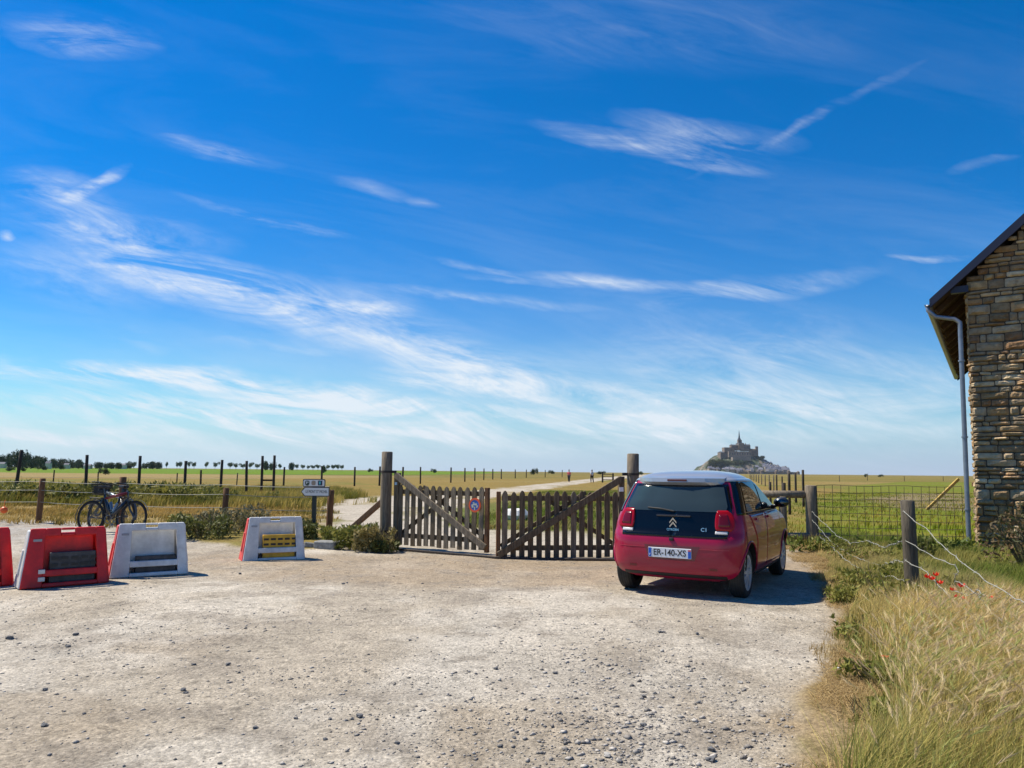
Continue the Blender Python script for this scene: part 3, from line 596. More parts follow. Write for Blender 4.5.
# gates
def gate_leaf(p0, p1, z0, z1, ztop, n, label, sgn):
    """p0 hinge side, p1 meeting side"""
    p0 = Vector((*p0, 0)); p1 = Vector((*p1, 0)); d = p1 - p0; Lg = d.length; rz = math.atan2(d.y, d.x)
    root = empty('picket_gate', p0, rz, label, 'gate', 'leaves of the wooden picket gate')
    f = sgn     # side facing the camera in local y
    MB().box((.05, 0, (z0 + ztop) / 2), (.10, .09, ztop - z0)).build('hinge_stile', gatew, root, bevel=.006)
    MB().box((Lg - .035, 0, (z0 + z1) / 2 - .02), (.07, .07, z1 - z0 + .02)).build('meeting_stile', brown, root, bevel=.005)
    for z in (z0 + .17, z1 - .12): MB().box((Lg / 2, f * -.012, z), (Lg - .18, .045, .085)).build('rail', gatew, root, bevel=.004)
    for i in range(n):
        x = .16 + (Lg - .30) * i / (n - 1) ; w = .046; h = z1 + random.uniform(-.012, .012); y0, y1 = (f * .014, f * .036)
        zb = z0 + random.uniform(-.02, .015); tx = random.uniform(-.006, .006)
        MB().prism([(x - w, zb), (x + w, zb), (x + w + tx, h - .06), (x + w * .5 + tx, h - .015), (x + tx, h), (x - w * .5 + tx, h - .015), (x - w + tx, h - .06)], y0, y1).build('picket', gatew if random.random() < .6 else gatep, root)
    MB().bar((.06, f * .065, ztop - .04), (Lg - .03, f * .065, z0 + .06), .05, .11, up=(0, 0, 1)).build('front_brace', wood if f * 1 and Lg < 2.2 else gatew, root, bevel=.006)
    MB().bar((.10, -f * .045, z0 + .18), (Lg * .62, -f * .045, z1 - .12), .035, .07).build('rear_brace', gatew, root)
    MB().bar((Lg * .30, -f * .045, z1 - .02), (Lg - .08, -f * .045, z0 + .2), .035, .07).build('rear_brace', gatew, root)
    return root, Lg
gl_, LgL = gate_leaf((X(395, 14.05), 14.05), (X(489, 12.98), 12.98), .07, 1.17, 1.40, 13, 'left leaf of the picket gate with a round sign and pale diagonal brace', -1)
gr_, LgR = gate_leaf((X(624, 12.82), 12.82), (X(496.5, 12.5), 12.5), .0, 1.12, 1.38, 14, 'right leaf of the picket gate partly behind the parked car', 1)
t = MB().box((.06, .055, 1.16), (.07, .012, .075)).build('white_tag', mat('white_paint', (.75, .75, .74), .6), gr_)
t = MB().box((.06, -.055, 1.2), (.05, .012, .05)).build('pale_tag', mat('pale_blue_tag', (.35, .5, .6), .6), gl_)
# round no-parking sign on the left leaf
blue = mat('sign_blue', (.03, .12, .45), .45); red = mat('sign_red', (.70, .10, .03), .45); white = mat('white_paint', (.75, .75, .74), .6)
dL = (Vector((X(489, 12.98), 12.98)) - Vector((X(395, 14.05), 14.05))); rzL = math.atan2(dL.y, dL.x)
ps_ = at(475, 505, 13.10); ps_.y -= .06
sg = empty('round_sign', ps_, rzL, 'small round worn blue sign with a red ring fixed on the left gate leaf', 'sign'); sg.scale = (1.12, 1, 1.12)
m_ = MB(); m_.lathe([(0, -.004), (.092, -.004), (.092, .006), (0, .006)], 32, 'Y'); m_.build('disc', blue, sg)
m_ = MB(); m_.lathe([(.082, -.008), (.112, -.008), (.112, .008), (.082, .008), (.082, -.008)], 32, 'Y'); m_.build('ring', red, sg)
m_ = MB()
for x, z, w, h in ((-.04, -.015, .035, .05), (.005, .012, .07, .03), (.045, -.02, .025, .04), (-.02, .038, .03, .015), (.0, -.05, .02, .05)): m_.box((x, -.006, z), (w, .003, h), Matrix.Rotation(.3 * x * 20, 3, 'Y'))
m_.build('worn_patches', mat('worn_white', (.5, .52, .45), .7), sg)
# dark bar standing in for the thin shadow line along the gate
shadow_bar = MB(); shadow_bar.tube([(X(392, 13.7), 13.7, .02), (X(440, 13.1), 13.1, .02), (X(497, 12.45), 12.45, .02), (X(560, 12.25), 12.3, .02), (X(622, 12.2), 12.3, .02)], .022, 6)
tag(shadow_bar.build('gate_shadow_bar', darkw), 'thin dark bar drawn as the shadow line under the picket gate', 'bar')
# strut at the left of the gate post
a = Vector((X(353, 14.6), 14.6, .30)); b = Vector((X(384, 14.3), 14.3, .95)); a = at(352, 528, 14.6); b = at(384, 500, 14.25)
tag(MB().bar(a - (b - a) * .15, b, .09, .09).build('timber_strut', brown, bevel=.006), 'slanting brown timber strut propping the left gate post', 'strut')

# ------------------------------------------------------------------ fences
def fence(name, label, posts, wires, cat='fence', pm_=wood, wr=.004, rad=.05, group=None, wm=wire, sag=.03, nseg=5):
    """posts: (px, D, height, lean) ; wires: list of heights"""
    x0 = X(posts[0][0], posts[0][1]); y0 = posts[0][1]
    root = empty(name, (x0, y0, 0), 0, label, cat, group); L_ = []
    for p in posts:
        x = X(p[0], p[1]) - x0; y = p[1] - y0; ln = p[3] if len(p) > 3 else random.uniform(-.03, .03); rd = p[4] if len(p) > 4 else rad
        post_mesh(MB(), x, y, p[2], rd, (ln, 0), n=8).build('post', p[5] if len(p) > 5 else pm_, root, smooth=True); L_.append((x, y, p[2], ln))
    for h in wires:
        pts = []
        for (a, b) in zip(L_[:-1], L_[1:]):
            for k in range(nseg):
                t = k / nseg; pts.append((a[0] + (b[0] - a[0]) * t + a[3] * .6, a[1] + (b[1] - a[1]) * t - rad, h - sag * 4 * t * (1 - t)))
        pts.append((L_[-1][0], L_[-1][1] - rad, h)); MB().tube(pts, wr, 4).build('wire', wm, root)
    return root
fence('wire_fence', 'near wire fence on short brown posts behind the bicycles and the white barrier',
      [(-120, 20, 1.15, .02), (39.5, 19.0, 1.15, .05, .07, brown), (122, 17.9, 1.22, .0, .08, brown), (225, 17.2, 1.0, .02, .07, brown), (329.5, 16.2, 1.0, .03, .07, brown)], [1.08, .86, .56], pm_=brown, wr=.006)
tp = lambda px, D, ytop, ln=None, r=.07: (px, D, at(px, ytop, D).z, random.uniform(-.05, .05) if ln is None else ln, r)
fence('post_fence', 'farther fence of tall dark wooden posts standing in the left field', [tp(-60, 33, 452), tp(14, 33, 450, .2), tp(85, 34, 455), tp(138, 35, 456), tp(184, 36, 461), tp(220, 37, 460), tp(246, 38, 461), tp(261, 39, 456, 0), tp(273, 39, 455.5, 0)], [1.0, .6], pm_=darkw, wr=.006)
xb = fence('post_brace', 'low wooden cross rail between the two close tall posts in the left field', [(261, 39.2, .9), (273, 39.2, .9)], [], pm_=darkw, rad=.03)
MB().bar((0, -.06, .86), (X(273, 39) - X(261, 39), -.06, .86), .06, .09).build('rail', darkw, xb)
fence('post_row', 'distant row of small dark posts between the left field and the gate', [tp(200, 60, 470, r=.08), tp(283, 62, 467, r=.08), tp(321, 64, 466.5, r=.09), tp(354, 66, 467, r=.08), tp(379, 68, 466.5, r=.09), tp(402, 72, 467, r=.09), tp(420, 80, 467, r=.08), tp(450.5, 90, 467.5, r=.09), tp(464.5, 100, 468, r=.09), tp(474.5, 110, 468, r=.09), tp(483.5, 120, 468.5, r=.09), tp(492.5, 130, 469, r=.1), tp(501, 140, 469.2, r=.1), tp(515, 155, 469.5, r=.1), tp(526, 170, 469.6, r=.1), tp(545, 190, 470, r=.1), tp(562, 210, 470, r=.1)], [1.0], pm_=darkw, wr=.008, rad=.08, nseg=1)
fence('field_posts', 'sparse low posts half hidden in the middle of the left field', [tp(52, 58, 470, r=.05), tp(97, 60, 472, r=.05), tp(176, 62, 473, r=.05), tp(236, 63, 473, r=.05)], [], pm_=darkw, rad=.05)
# row of posts running towards the island
row = [tp(803.5, 32, 470, .0, .055), tp(796, 37, 472.5, .0, .055), tp(789.5, 26, 473.5, .0, .05), tp(784, 17.5, 483, 0, .05), tp(777, 48, 475, 0, .055), tp(782.5, 54, 476.5, 0, .055), tp(770.5, 30, 482, 0, .05)]
fence('field_posts', 'loose group of dark posts standing beyond the timber rail right of the car', row, [], pm_=darkw, rad=.08)
row2 = [tp(774, 60, 475.2, 0, .055), tp(769.5, 72, 475, 0, .06), tp(765.5, 86, 474.9, 0, .065), tp(762, 100, 474.8, 0, .07), tp(759, 116, 474.7, 0, .08), tp(756.5, 134, 474.6, 0, .09), tp(754.2, 154, 474.5, 0, .1), tp(752.2, 178, 474.4, 0, .11), tp(750.5, 205, 474.3, 0, .12)]
fence('field_fence', 'receding post fence that leads away towards the rocky island', row2, [1.0], pm_=wood, rad=.1, nseg=1)
fence('horizon_posts', 'thin distant fence posts along the skyline of the right meadow', [(px, 170 + 20 * math.sin(px), 1.25, 0, .06) for px in (840, 868, 905, 944)], [], pm_=darkw, rad=.09)
# post and rail fence beside the car
rf = empty('rail_fence', (X(812, 15), 15, 0), 0, 'timber post and rail fence ending at a round post just right of the car', 'fence'); rx = rf.location.x
post_mesh(MB(), 0, 0, at(812, 486, 15).z, .115, (-.02, 0), 14).build('post', wood, rf, smooth=True)
xl = X(752, 15.3) - rx
MB().tube([(xl, .3, at(752, 494, 15.3).z), (-.05, .03, at(808, 494.5, 15).z)], .075, 10).build('top_rail', wood, rf, smooth=True)
MB().tube([(xl, .2, at(752, 536, 15.2).z), (X(829, 14.9) - rx, -.14, at(829, 536, 14.9).z)], .07, 10).build('bottom_rail', wood, rf, smooth=True)
post_mesh(MB(), X(783, 15.1) - rx, .12, at(783, 497, 15.1).z, .08, n=10).build('post', wood, rf, smooth=True)
post_mesh(MB(), xl, .3, 1.2, .1, n=10).build('post', wood, rf, smooth=True)
# welded wire mesh between the round post and the building
mf = empty('mesh_fence', (X(817, 14.9), 14.9, 0), 0, 'rusty square wire mesh panel between the round post and the downpipe', 'fence')
mx0 = 0; mx1 = X(962, 14.7) - mf.location.x; zt = at(880, 486, 14.8).z; m_ = MB(); nv = 19
for i in range(nv):
    x = mx1 * i / (nv - 1); m_.tube([(x, -.2 * i / nv + .02 * math.sin(i * 1.3), zt + .01 * math.sin(i)), (x, -.2 * i / nv + .03 * math.sin(i * .7), .0)], .0055, 4, cap=False)
for k in range(9):
    z = zt - k * .14; m_.tube([(mx1 * t / 8, -.2 * t / 8 + .02 * math.sin(t * 2 + k), z + .012 * math.sin(t * 1.7 + k)) for t in range(9)], .0055, 4, cap=False)
m_.build('wire_mesh', rusty, mf)
MB().bar((mx1 - .42, .3, at(948, 510, 15).z), (mx1 + .22, .25, at(963, 479, 15).z), .05, .05).build('yellow_brace', mat('yellow_wood', (.40, .27, .06), .7, nscale=8, namt=.3), mf)
# barbed wire fence
bf = empty('barbed_wire_fence', (X(910, 8.2), 8.2, 0), 0, 'slack barbed wire fence on a leaning dark round post in the right verge', 'fence'); bx = bf.location.x
post_mesh(MB(), 0, 0, at(910, 501, 8.2).z, .072, (-.03, 0), 14).build('post', mat('dark_post', (.085, .07, .05), .85, nscale=5, namt=.5, bump=.5, bscale=14, stretch=(7, 7, .7)), bf, smooth=True)
post_mesh(MB(), 3.6 - bx + .9, 4.3 - 8.2, 1.1, .07, (0, 0), 12).build('post', wood, bf, smooth=True)
def barbed(pix, seed):
    r = random.Random(seed); pts = []
    P0 = [at(px, py, D) - Vector((bx, 8.2, 0)) for px, py, D in pix]
    for a, b in zip(P0[:-1], P0[1:]):
        n = max(3, int((b - a).length / .09))
        for k in range(n):
            t = k / n; pts.append(a.lerp(b, t) + Vector((r.uniform(-1, 1), r.uniform(-1, 1), r.uniform(-1, 1))) * .012)
    pts.append(P0[-1]); m = MB(); m.tube(pts, .0042, 4)
    for i in range(0, len(pts), 2):
        p = pts[i]
        for q in range(2):
            v = Vector((r.uniform(-1, 1), r.uniform(-1, 1), r.uniform(-1, 1))).normalized() * .02; m.tube([p - v, p + v], .002, 3)
    m.build('barbed_wire', wire, bf)
barbed([(905, 512, 8.15), (930, 533, 7.6), (960, 561, 7.0), (990, 583, 6.4), (1030, 606, 5.8), (1100, 650, 5)], 1)
barbed([(905, 540, 8.15), (930, 555, 7.7), (955, 565, 7.2), (958, 573, 7.1), (955, 581, 7.2), (975, 592, 6.7), (990, 610, 6.2), (1004, 624, 5.9), (1030, 633, 5.5), (1100, 650, 4.9)], 2)
barbed([(906, 560, 8.15), (928, 573, 7.6), (942, 590, 7.1), (955, 601, 6.8), (972, 617, 6.3), (985, 632, 5.9), (1010, 650, 5.3)], 3)
barbed([(915, 583, 8.0), (940, 600, 7.3), (957, 612, 6.8), (975, 630, 6.2), (990, 640, 5.8)], 4)
barbed([(812, 512, 14.8), (824, 523, 14), (838, 536, 13), (850, 543, 12), (868, 541, 11), (885, 548, 10), (900, 541, 8.4), (905, 541, 8.2)], 5)
barbed([(812, 520, 14.8), (832, 543, 13), (852, 556, 12), (880, 566, 10.5), (897, 560, 8.8), (906, 563, 8.2)], 6)
barbed([(820, 536, 14), (846, 560, 11.5), (868, 575, 10), (895, 577, 8.8), (907, 583, 8.2)], 7)
barbed([(955, 590, 7.0), (968, 596, 6.8), (978, 590, 6.6), (985, 596, 6.3), (965, 606, 6.8)], 8)

# ------------------------------------------------------------------ direction sign
D = 15.6; sp = empty('direction_sign', (X(315, D), D, 0), 0, 'white arrow sign with a pictogram panel on a dark post beside the far white barrier', 'sign')
MB().box((-.02, .03, .48), (.085, .06, 1.3)).build('post', mat('dark_green_post', (.02, .03, .025), .6), sp)
zc = at(315, 491.7, D).z; zu = at(315, 483, D).z; w = .57
def rrect(x0, z0, x1, z1, r, n=5):
    out = []
    for cx, cz, a0 in ((x1 - r, z1 - r, 0), (x0 + r, z1 - r, 90), (x0 + r, z0 + r, 180), (x1 - r, z0 + r, 270)):
        for k in range(n + 1):
            a = R(a0 + 90 * k / n); out.append((cx + r * math.cos(a), cz + r * math.sin(a)))
    return out
hh = .085
def arrow(o): return [(-w / 2 + .07 - o, zc + hh + o), (-w / 2 - o, zc), (-w / 2 + .07 - o, zc - hh - o), (w / 2 + o, zc - hh - o), (w / 2 + o, zc + hh + o)]
MB().prism(arrow(.012), -.006, .02).build('arrow_edge', blackm, sp); MB().prism(arrow(-.004), -.012, -.004).build('arrow_panel', white, sp)
ux = -.03
MB().prism(rrect(ux - .235, zu - .082, ux + .235, zu + .082, .03), -.006, .02).build('upper_panel_edge', blackm, sp); MB().prism(rrect(ux - .22, zu - .066, ux + .22, zu + .066, .025), -.012, -.004).build('upper_panel', white, sp)
text_obj('lettering', 'LE MONT ST MICHEL', .082, mat('black_letter', (.02, .02, .02), .6), sp, (.03, -.0135, zc), (R(90), 0, 0), sx=.60)
ic = MB(); ic.prism(rrect(ux - .185, zu - .045, ux - .095, zu + .048, .03), -.016, -.011); ic.box((ux - .14, -.014, zu - .052), (.06, .004, .008)); ic.build('pictogram', mat('pictogram_dark', (.03, .06, .04), .6), sp)
ic = MB(); ic.prism(rrect(ux - .05, zu - .048, ux + .035, zu + .048, .03), -.016, -.011); ic.build('pictogram', mat('pictogram_tan', (.35, .27, .2), .6), sp)
ic = MB(); ic.prism(rrect(ux + .085, zu - .05, ux + .175, zu + .05, .01), -.016, -.011); ic.build('pictogram', mat('pictogram_navy', (.02, .03, .08), .6), sp)
ic = MB(); ic.prism([(ux + .11, zu - .03), (ux + .14, zu - .03), (ux + .145, zu + .035), (ux + .105, zu + .03)], -.019, -.0165); ic.build('pictogram_mark', mat('pictogram_teal', (.1, .5, .5), .6), sp)
ic = MB(); ic.box((ux - .155, -.0175, zu + .005), (.018, .002, .05)); ic.box((ux - .125, -.0175, zu + .015), (.018, .002, .03)); ic.build('pictogram_mark', white, sp)

# stacked grey kerb stones near the sign
gstone = mat('grey_slab', (.22, .22, .21), .9, nscale=12, namt=.3, bump=.5, bscale=30)
for i, (px, py, sx, sy, sz, rz, lb) in enumerate([(312, 549, .55, .35, .16, .2, 'flat grey stone slab right beside the far white barrier'), (325, 550, .62, .42, .26, -.25, 'largest dark grey concrete block lying at the foot of the direction sign'), (334, 548, .45, .3, .2, -.5, 'tilted grey concrete block at the right end of the small block pile')]):
    x, y = G(px, py); o = MB().box((0, 0, 0), (sx, sy, sz)).build('stone_block', gstone, bevel=.03, seg=1); o.scale = (.66, .66, .62); o.location = (x, y + .15, sz * .27); o.rotation_euler = (.12 * (i - 1), .15 * (1 - i), rz); tag(o, lb, 'block', 'grey blocks near the signpost')
# pale stone behind the right gate leaf, dark one beside it
for px, py, D, s, m1, lb in ((516, 508, 22, .42, mat('white_bag', (.6, .6, .58), .7), 'pale rounded stone seen through the left end of the right gate leaf'), (568, 517, 24, .35, darkw, 'dark low stump seen through the middle of the right gate leaf')):
    p = at(px, py + 4, D); r_s = random.Random(px); mm = MB(); mm.ball((0, 0, s * .4), (s, s * .7, s * .55), 9); mm.v = [(v[0] * r_s.uniform(.85, 1.1), v[1], v[2] * r_s.uniform(.9, 1.1)) for v in mm.v]
    o = mm.build('rock' if px < 540 else 'tree_stump', m1); o.location = (p.x, p.y, 0); tag(o, lb, 'rock' if px < 540 else 'stump')
# orange ball on the fence at the far left
p = at(4, 510, 18.6); ob = MB(); ob.ball((0, 0, 0), .085, 14); ob.tube([(0, 0, .08), (0, .02, .25)], .006, 5); o = ob.build('orange_float', mat('orange_plastic', (.75, .12, .02), .4), smooth=True); o.location = p; tag(o, 'small orange ball hanging on the wire fence at the far left', 'float')
# white scrap in the verge
x, y = G(838, 673); o = MB().ball((0, 0, 0), (.03, .02, .014), 7, jit=.25).build('paper_scrap', white); o.location = (x, y, .03); tag(o, 'small crumpled white scrap lying on the dead grass edge', 'litter')

# ------------------------------------------------------------------ plastic barriers
redp = mat('red_plastic', (.56, .010, .010), .45, nscale=4, namt=.32, bump=.15, bscale=9); whitep = mat('white_plastic', (.62, .61, .59), .45, nscale=4, namt=.22, bump=.15, bscale=9)
hollow_yel = mat('yellow_plastic', (.62, .36, .03), .5, nscale=7, namt=.25); hollow_dk = mat('dark_rubber', (.055, .055, .058), .7, nscale=9, namt=.5)
redd = mat('faded_red_plastic', (.62, .06, .05), .5, nscale=8, namt=.35)
def barrier(px, py, D, rz, main, end, inner, label, hi_=.19, grp='red and white plastic barriers in a line', Lb=.95, H=.685):
    Db = .40
    root = empty('plastic_barrier', (X(px, D), D, 0), rz, label, 'barrier', grp)
    hb, ht = Lb / 2, Lb * .395; db, dt = Db / 2, .085
    def q(x, z, off=0): return (x, -(db + (dt - db) * z / H) - off, z)
    def sx_(z, s): return s * (hb + ((ht if s < 0 else Lb * .45) - hb) * z / H)
    # front face as a ring of panels round a recess and a slot, built as a thick shell
    m = MB(); fx = .58
    zr0, zr1, zs0, zs1 = .205, H - .10, .05, .125
    rl, rr = -hb * .52, hb * .74
    def slab(x0a, x1a, z0, z1, x0b=None, x1b=None, th=.05):
        x0b = x0a if x0b is None else x0b; x1b = x1a if x1b is None else x1b
        a, b, c, d_ = q(x0a, z0), q(x1a, z0), q(x1b, z1), q(x0b, z1); bk = [(p[0], p[1] + th, p[2]) for p in (a, b, c, d_)]
        m.add([a, b, c, d_] + bk, [(0, 1, 2, 3), (7, 6, 5, 4), (0, 4, 5, 1), (1, 5, 6, 2), (2, 6, 7, 3), (3, 7, 4, 0)])
    slab(sx_(0, -1), rl, 0, H, sx_(H, -1), rl + .03); slab(rr, sx_(0, 1), 0, H, rr - .03, sx_(H, 1))
    slab(rl, rr, 0, zs0); slab(rl, rr, zs1, zr0); 
    hw = .075; hz0, hz1 = H - .062, H - .028
    slab(rl, -hw + .02, zr1, H, rl + .03, -hw + .02); slab(hw + .02, rr, zr1, H, hw + .02, rr - .03); slab(-hw + .02, hw + .02, zr1, hz0); slab(-hw + .02, hw + .02, hz1, H)
    front = m.build('front_face', main, root, bevel=.018, smooth=False, seg=3)
    m = MB()   # recessed back wall and rear
    def qb(x, z): return (x, db + (dt - db) * z / H, z)
    b0, b1, b2, b3 = qb(sx_(0, -1) + .01, 0.0), qb(sx_(0, 1) - .01, 0.0), qb(sx_(hz0, 1) - .01, hz0 - .004), qb(sx_(hz0, -1) + .01, hz0 - .004)
    f = [(p[0], p[1] - .05, p[2]) for p in (b0, b1, b2, b3)]
    m.add([b0, b1, b2, b3] + f, [(3, 2, 1, 0), (4, 5, 6, 7), (0, 1, 5, 4), (1, 2, 6, 5), (2, 3, 7, 6), (3, 0, 4, 7)]); m.build('rear_face', main, root, bevel=.01)
    m = MB(); zt0 = H - .12    # recess shell (sloping), slightly darker behind the front
    m.add([(rl + .02, -.02, zr0 - .02), (rr - .02, -.02, zr0 - .02), (rr - .04, .0, zr1 + .01), (rl + .04, .0, zr1 + .01), (rl + .02, .01, zr0 - .02), (rr - .02, .01, zr0 - .02), (rr - .04, .03, zr1 + .01), (rl + .04, .03, zr1 + .01)], [(0, 1, 2, 3), (7, 6, 5, 4), (0, 4, 5, 1), (1, 5, 6, 2), (2, 6, 7, 3), (3, 7, 4, 0)])
    m.build('recess_wall', main, root)
    for s in (-1, 1):   # end caps in the other colour
        m = MB(); x0, x1 = sx_(0, s), sx_(H, s); t = .016 * s
        P4 = [(x0 + t, -db + .015, 0), (x0 + t, db - .015, 0), (x1 + t, dt - .01, H - .02), (x1 + t, -dt + .01, H - .02)]; P8 = [(p[0] - 2.2 * t, p[1], p[2]) for p in P4]
        m.add(P4 + P8, [(0, 1, 2, 3), (7, 6, 5, 4), (0, 4, 5, 1), (1, 5, 6, 2), (2, 6, 7, 3), (3, 7, 4, 0)]); ec = m.build('end_panel', end if s < 0 else main, root, bevel=.018)
        m = MB()
        m.box((sx_(.3, s) + t * 1.15, 0, .3), (.025, .07, .3), Matrix.Rotation(s * -.15, 3, 'Y'))
        m.build('coupling_rib', end if s < 0 else main, ec, bevel=.008, seg=1)
    m = MB()   # weight moulded in the hollow
    m.box(((rl + rr) / 2 + .03, -.085, .02 + (zr0 + hi_) / 2), (rr - rl - .10, .07, zr0 + hi_ - .02)); inn = m.build('ballast_block', inner, root, bevel=.008)
    m = MB(); 
    for k in range(5):
        for j in range(2 if hi_ > .1 else 0): m.box((rl + .13 + k * .108, -.122, zr0 + .05 + j * .08), (.075, .012, .032))
    if m.v: m.build('slots', blackm, inn)
    if main is redp:
        m = MB(); 
        for z in (.10, .19): m.box((rl - .01, -db + .5 * z * (db - dt) / H - .0, z + .0), (.07, .02, .05))
        m.build('white_clip', whitep, root, bevel=.005)
    mk = MB(); mk.box((sx_(H - .13, -1) + .09, q(0, H - .13)[1] - .002, H - .14), (.09, .006, .028)); mk.build('reflector_mark', mat('grey_mark', (.3, .31, .33), .5), root)
    return root
barrier(274, 0, 12.05, .48, whitep, redd, hollow_yel, 'white plastic barrier with a yellow insert, standing alone near the signpost')
barrier(151, 0, 10.25, .58, whitep, redd, hollow_dk, 'white plastic barrier with a dark hollow, next to the red one below the bicycles', .05, H=.70)
barrier(67, 0, 9.35, .72, redp, whitep, hollow_dk, 'bright red plastic barrier shown whole, left of the white ones', H=.70)
barrier(-32, 0, 9.0, .88, redp, whitep, hollow_dk, 'red plastic barrier cut off by the left edge of the photo', H=.70)

# ------------------------------------------------------------------ bicycles
tyre = mat('bike_tyre', (.015, .015, .016), .8); chrome = mat('bike_metal', (.16, .16, .17), .4, metal=.8)
def wheel(root, cx, r=.34):
    m = MB(); n = 36; k = 8
    vs = []; fs = []
    for i in range(n):
        a = 2 * math.pi * i / n
        for j in range(k):
            b = 2 * math.pi * j / k; rr = r - .032 + .032 * math.cos(b); vs.append((cx + rr * math.cos(a), .032 * math.sin(b), r + rr * math.sin(a)))
    for i in range(n):
        for j in range(k): fs.append((i * k + j, ((i + 1) % n) * k + j, ((i + 1) % n) * k + (j + 1) % k, i * k + (j + 1) % k))
    m.add(vs, fs); w_ = m.build('wheel', tyre, root, smooth=True)
    m = MB(); m.lathe([(r - .05, -.012), (r - .062, -.012), (r - .062, .012), (r - .05, .012), (r - .05, -.012)], 32, 'Y', (cx, 0, r)); m.build('rim', chrome, w_)
    m = MB()
    for i in range(20):
        a = 2 * math.pi * i / 20; m.tube([(cx + .02 * math.cos(a + 1.2), .02 * (-1) ** i, r + .02 * math.sin(a + 1.2)), (cx + (r - .05) * math.cos(a), 0, r + (r - .05) * math.sin(a))], .0022, 3, cap=False)
    m.tube([(cx, -.05, r), (cx, .05, r)], .022, 8); m.build('spokes', chrome, w_)
def bicycle(loc, rz, fm, fm2, label, basket=False):
    root = empty('bicycle', loc, 0, label, 'bicycle', 'bicycles leaning on the wire fence'); root.rotation_euler = (R(-7) * (1 if math.cos(rz) > 0 else -1), 0, rz); root.scale = (.80, 1, 1.08)
    wheel(root, -.52); wheel(root, .55)
    bb = (-.08, 0, .30); st = (-.23, 0, .80); ht = (.33, 0, .86); hd = (.37, 0, .70)
    m = MB(); m.tube([bb, st], .028, 8); m.tube([bb, hd], .042, 8); m.tube([(.33, 0, .88), (.385, 0, .66)], .024, 8)
    for s in (-1, 1): m.tube([bb, (-.52, s * .055, .34)], .012, 6); m.tube([(-.21, 0, .74), (-.52, s * .055, .34)], .011, 6)
    m.build('frame', fm, root, smooth=True); MB().tube([(-.21, 0, .72), (.34, 0, .83)], .03, 8).build('top_tube', fm2, root, smooth=True)
    m = MB(); 
    for s in (-1, 1): m.tube([(.375, s * .05, .68), (.43, s * .055, .5), (.55, s * .055, .34)], .014, 6)
    m.box((.375, 0, .69), (.05, .14, .04)); m.build('fork', fm, root)
    m = MB(); m.tube([st, (-.26, 0, .93)], .014, 6); m.build('seat_post', chrome, root)
    m = MB(); m.prism([(-.40, -.075), (-.30, -.07), (-.18, -.025), (-.10, -.02), (-.10, .02), (-.18, .025), (-.30, .07), (-.40, .075)], .925, .975, 'XY'); m.build('saddle', blackm, root, bevel=.018)
    m = MB(); m.tube([(.33, 0, .87), (.30, 0, .98)], .014, 6); m.tube([(.22, -.30, 1.0), (.30, -.18, 1.0), (.34, 0, .99), (.30, .18, 1.0), (.22, .30, 1.0)], .012, 6)
    hbm = m.build('handlebar', blackm, root)
    m = MB(); 
    for s in (-1, 1): m.tube([(.23, s * .29, 1.0), (.14, s * .33, 1.0)], .018, 8)
    m.build('grip', blackm, hbm)
    m = MB(); m.lathe([(.075, -.05), (.09, -.05), (.09, -.042), (.075, -.042), (.075, -.05)], 20, 'Y', bb); m.tube([(bb[0], -.08, bb[2]), (bb[0] + .12, -.08, bb[2] - .12)], .009, 6); m.tube([(bb[0], .08, bb[2]), (bb[0] - .12, .08, bb[2] + .12)], .009, 6)
    m.box((bb[0] + .12, -.12, bb[2] - .125), (.09, .08, .02)); m.box((bb[0] - .12, .12, bb[2] + .125), (.09, .08, .02)); m.build('crankset', chrome, root)
    for cx, a0, a1 in ((-.52, 60, 190), (.55, 20, 120)):
        m = MB(); n = 12
        for i in range(n):
            for a in (i, i + 1): pass
            t0, t1 = R(a0 + (a1 - a0) * i / n), R(a0 + (a1 - a0) * (i + 1) / n); r = .37
            m.box((cx + r * math.cos((t0 + t1) / 2), 0, .34 + r * math.sin((t0 + t1) / 2)), (r * (t1 - t0) * 1.02, .055, .006), Matrix.Rotation(-((t0 + t1) / 2 + R(90)), 3, 'Y'))
        m.build('mudguard', mat('mudguard_grey', (.10, .10, .11), .4), root)
    m = MB(); m.tube([(.02, 0, .46), (.11, 0, .62)], .036, 8); m.build('bottle', mat('bottle_blue', (.12, .2, .3), .4), root)
    m = MB(); m.box((-.33, 0, .86), (.13, .09, .10)); m.build('saddle_bag', blackm, root, bevel=.02)
    m = MB(); m.tube([(-.24, 0, .72), (-.60, 0, .74)], .012, 5); m.tube([(-.58, .05, .74), (-.52, .06, .34)], .008, 5); m.build('carrier', blackm, root)
    if basket:
        m = MB(); cx, cz = .52, .90
        for k in range(6):
            z = cz - .13 + k * .052; s = .8 + .2 * k / 5
            m.tube([(cx - .15 * s, -.19 * s, z), (cx + .15 * s, -.19 * s, z), (cx + .15 * s, .19 * s, z), (cx - .15 * s, .19 * s, z), (cx - .15 * s, -.19 * s, z)], .007, 4)
        for i in range(8):
            for sy in (-1, 1): m.tube([(cx - .12 + i * .034, sy * .152, cz - .13), (cx - .15 + i * .043, sy * .19, cz + .13)], .006, 4)
            for sx in (-1, 1): m.tube([(cx + sx * .12, -.15 + i * .043, cz - .13), (cx + sx * .15, -.19 + i * .054, cz + .13)], .006, 4)
        m.box((cx, 0, cz - .13), (.24, .30, .01)); m.box((cx, 0, cz - .03), (.22, .26, .16)); m.build('basket', blackm, root)
    return root
bk = mat('bike_black', (.02, .02, .025), .3, coat=.5); bs = mat('bike_silver', (.35, .42, .5), .3, metal=.6); br_ = mat('bike_red', (.18, .01, .01), .3, coat=.5)
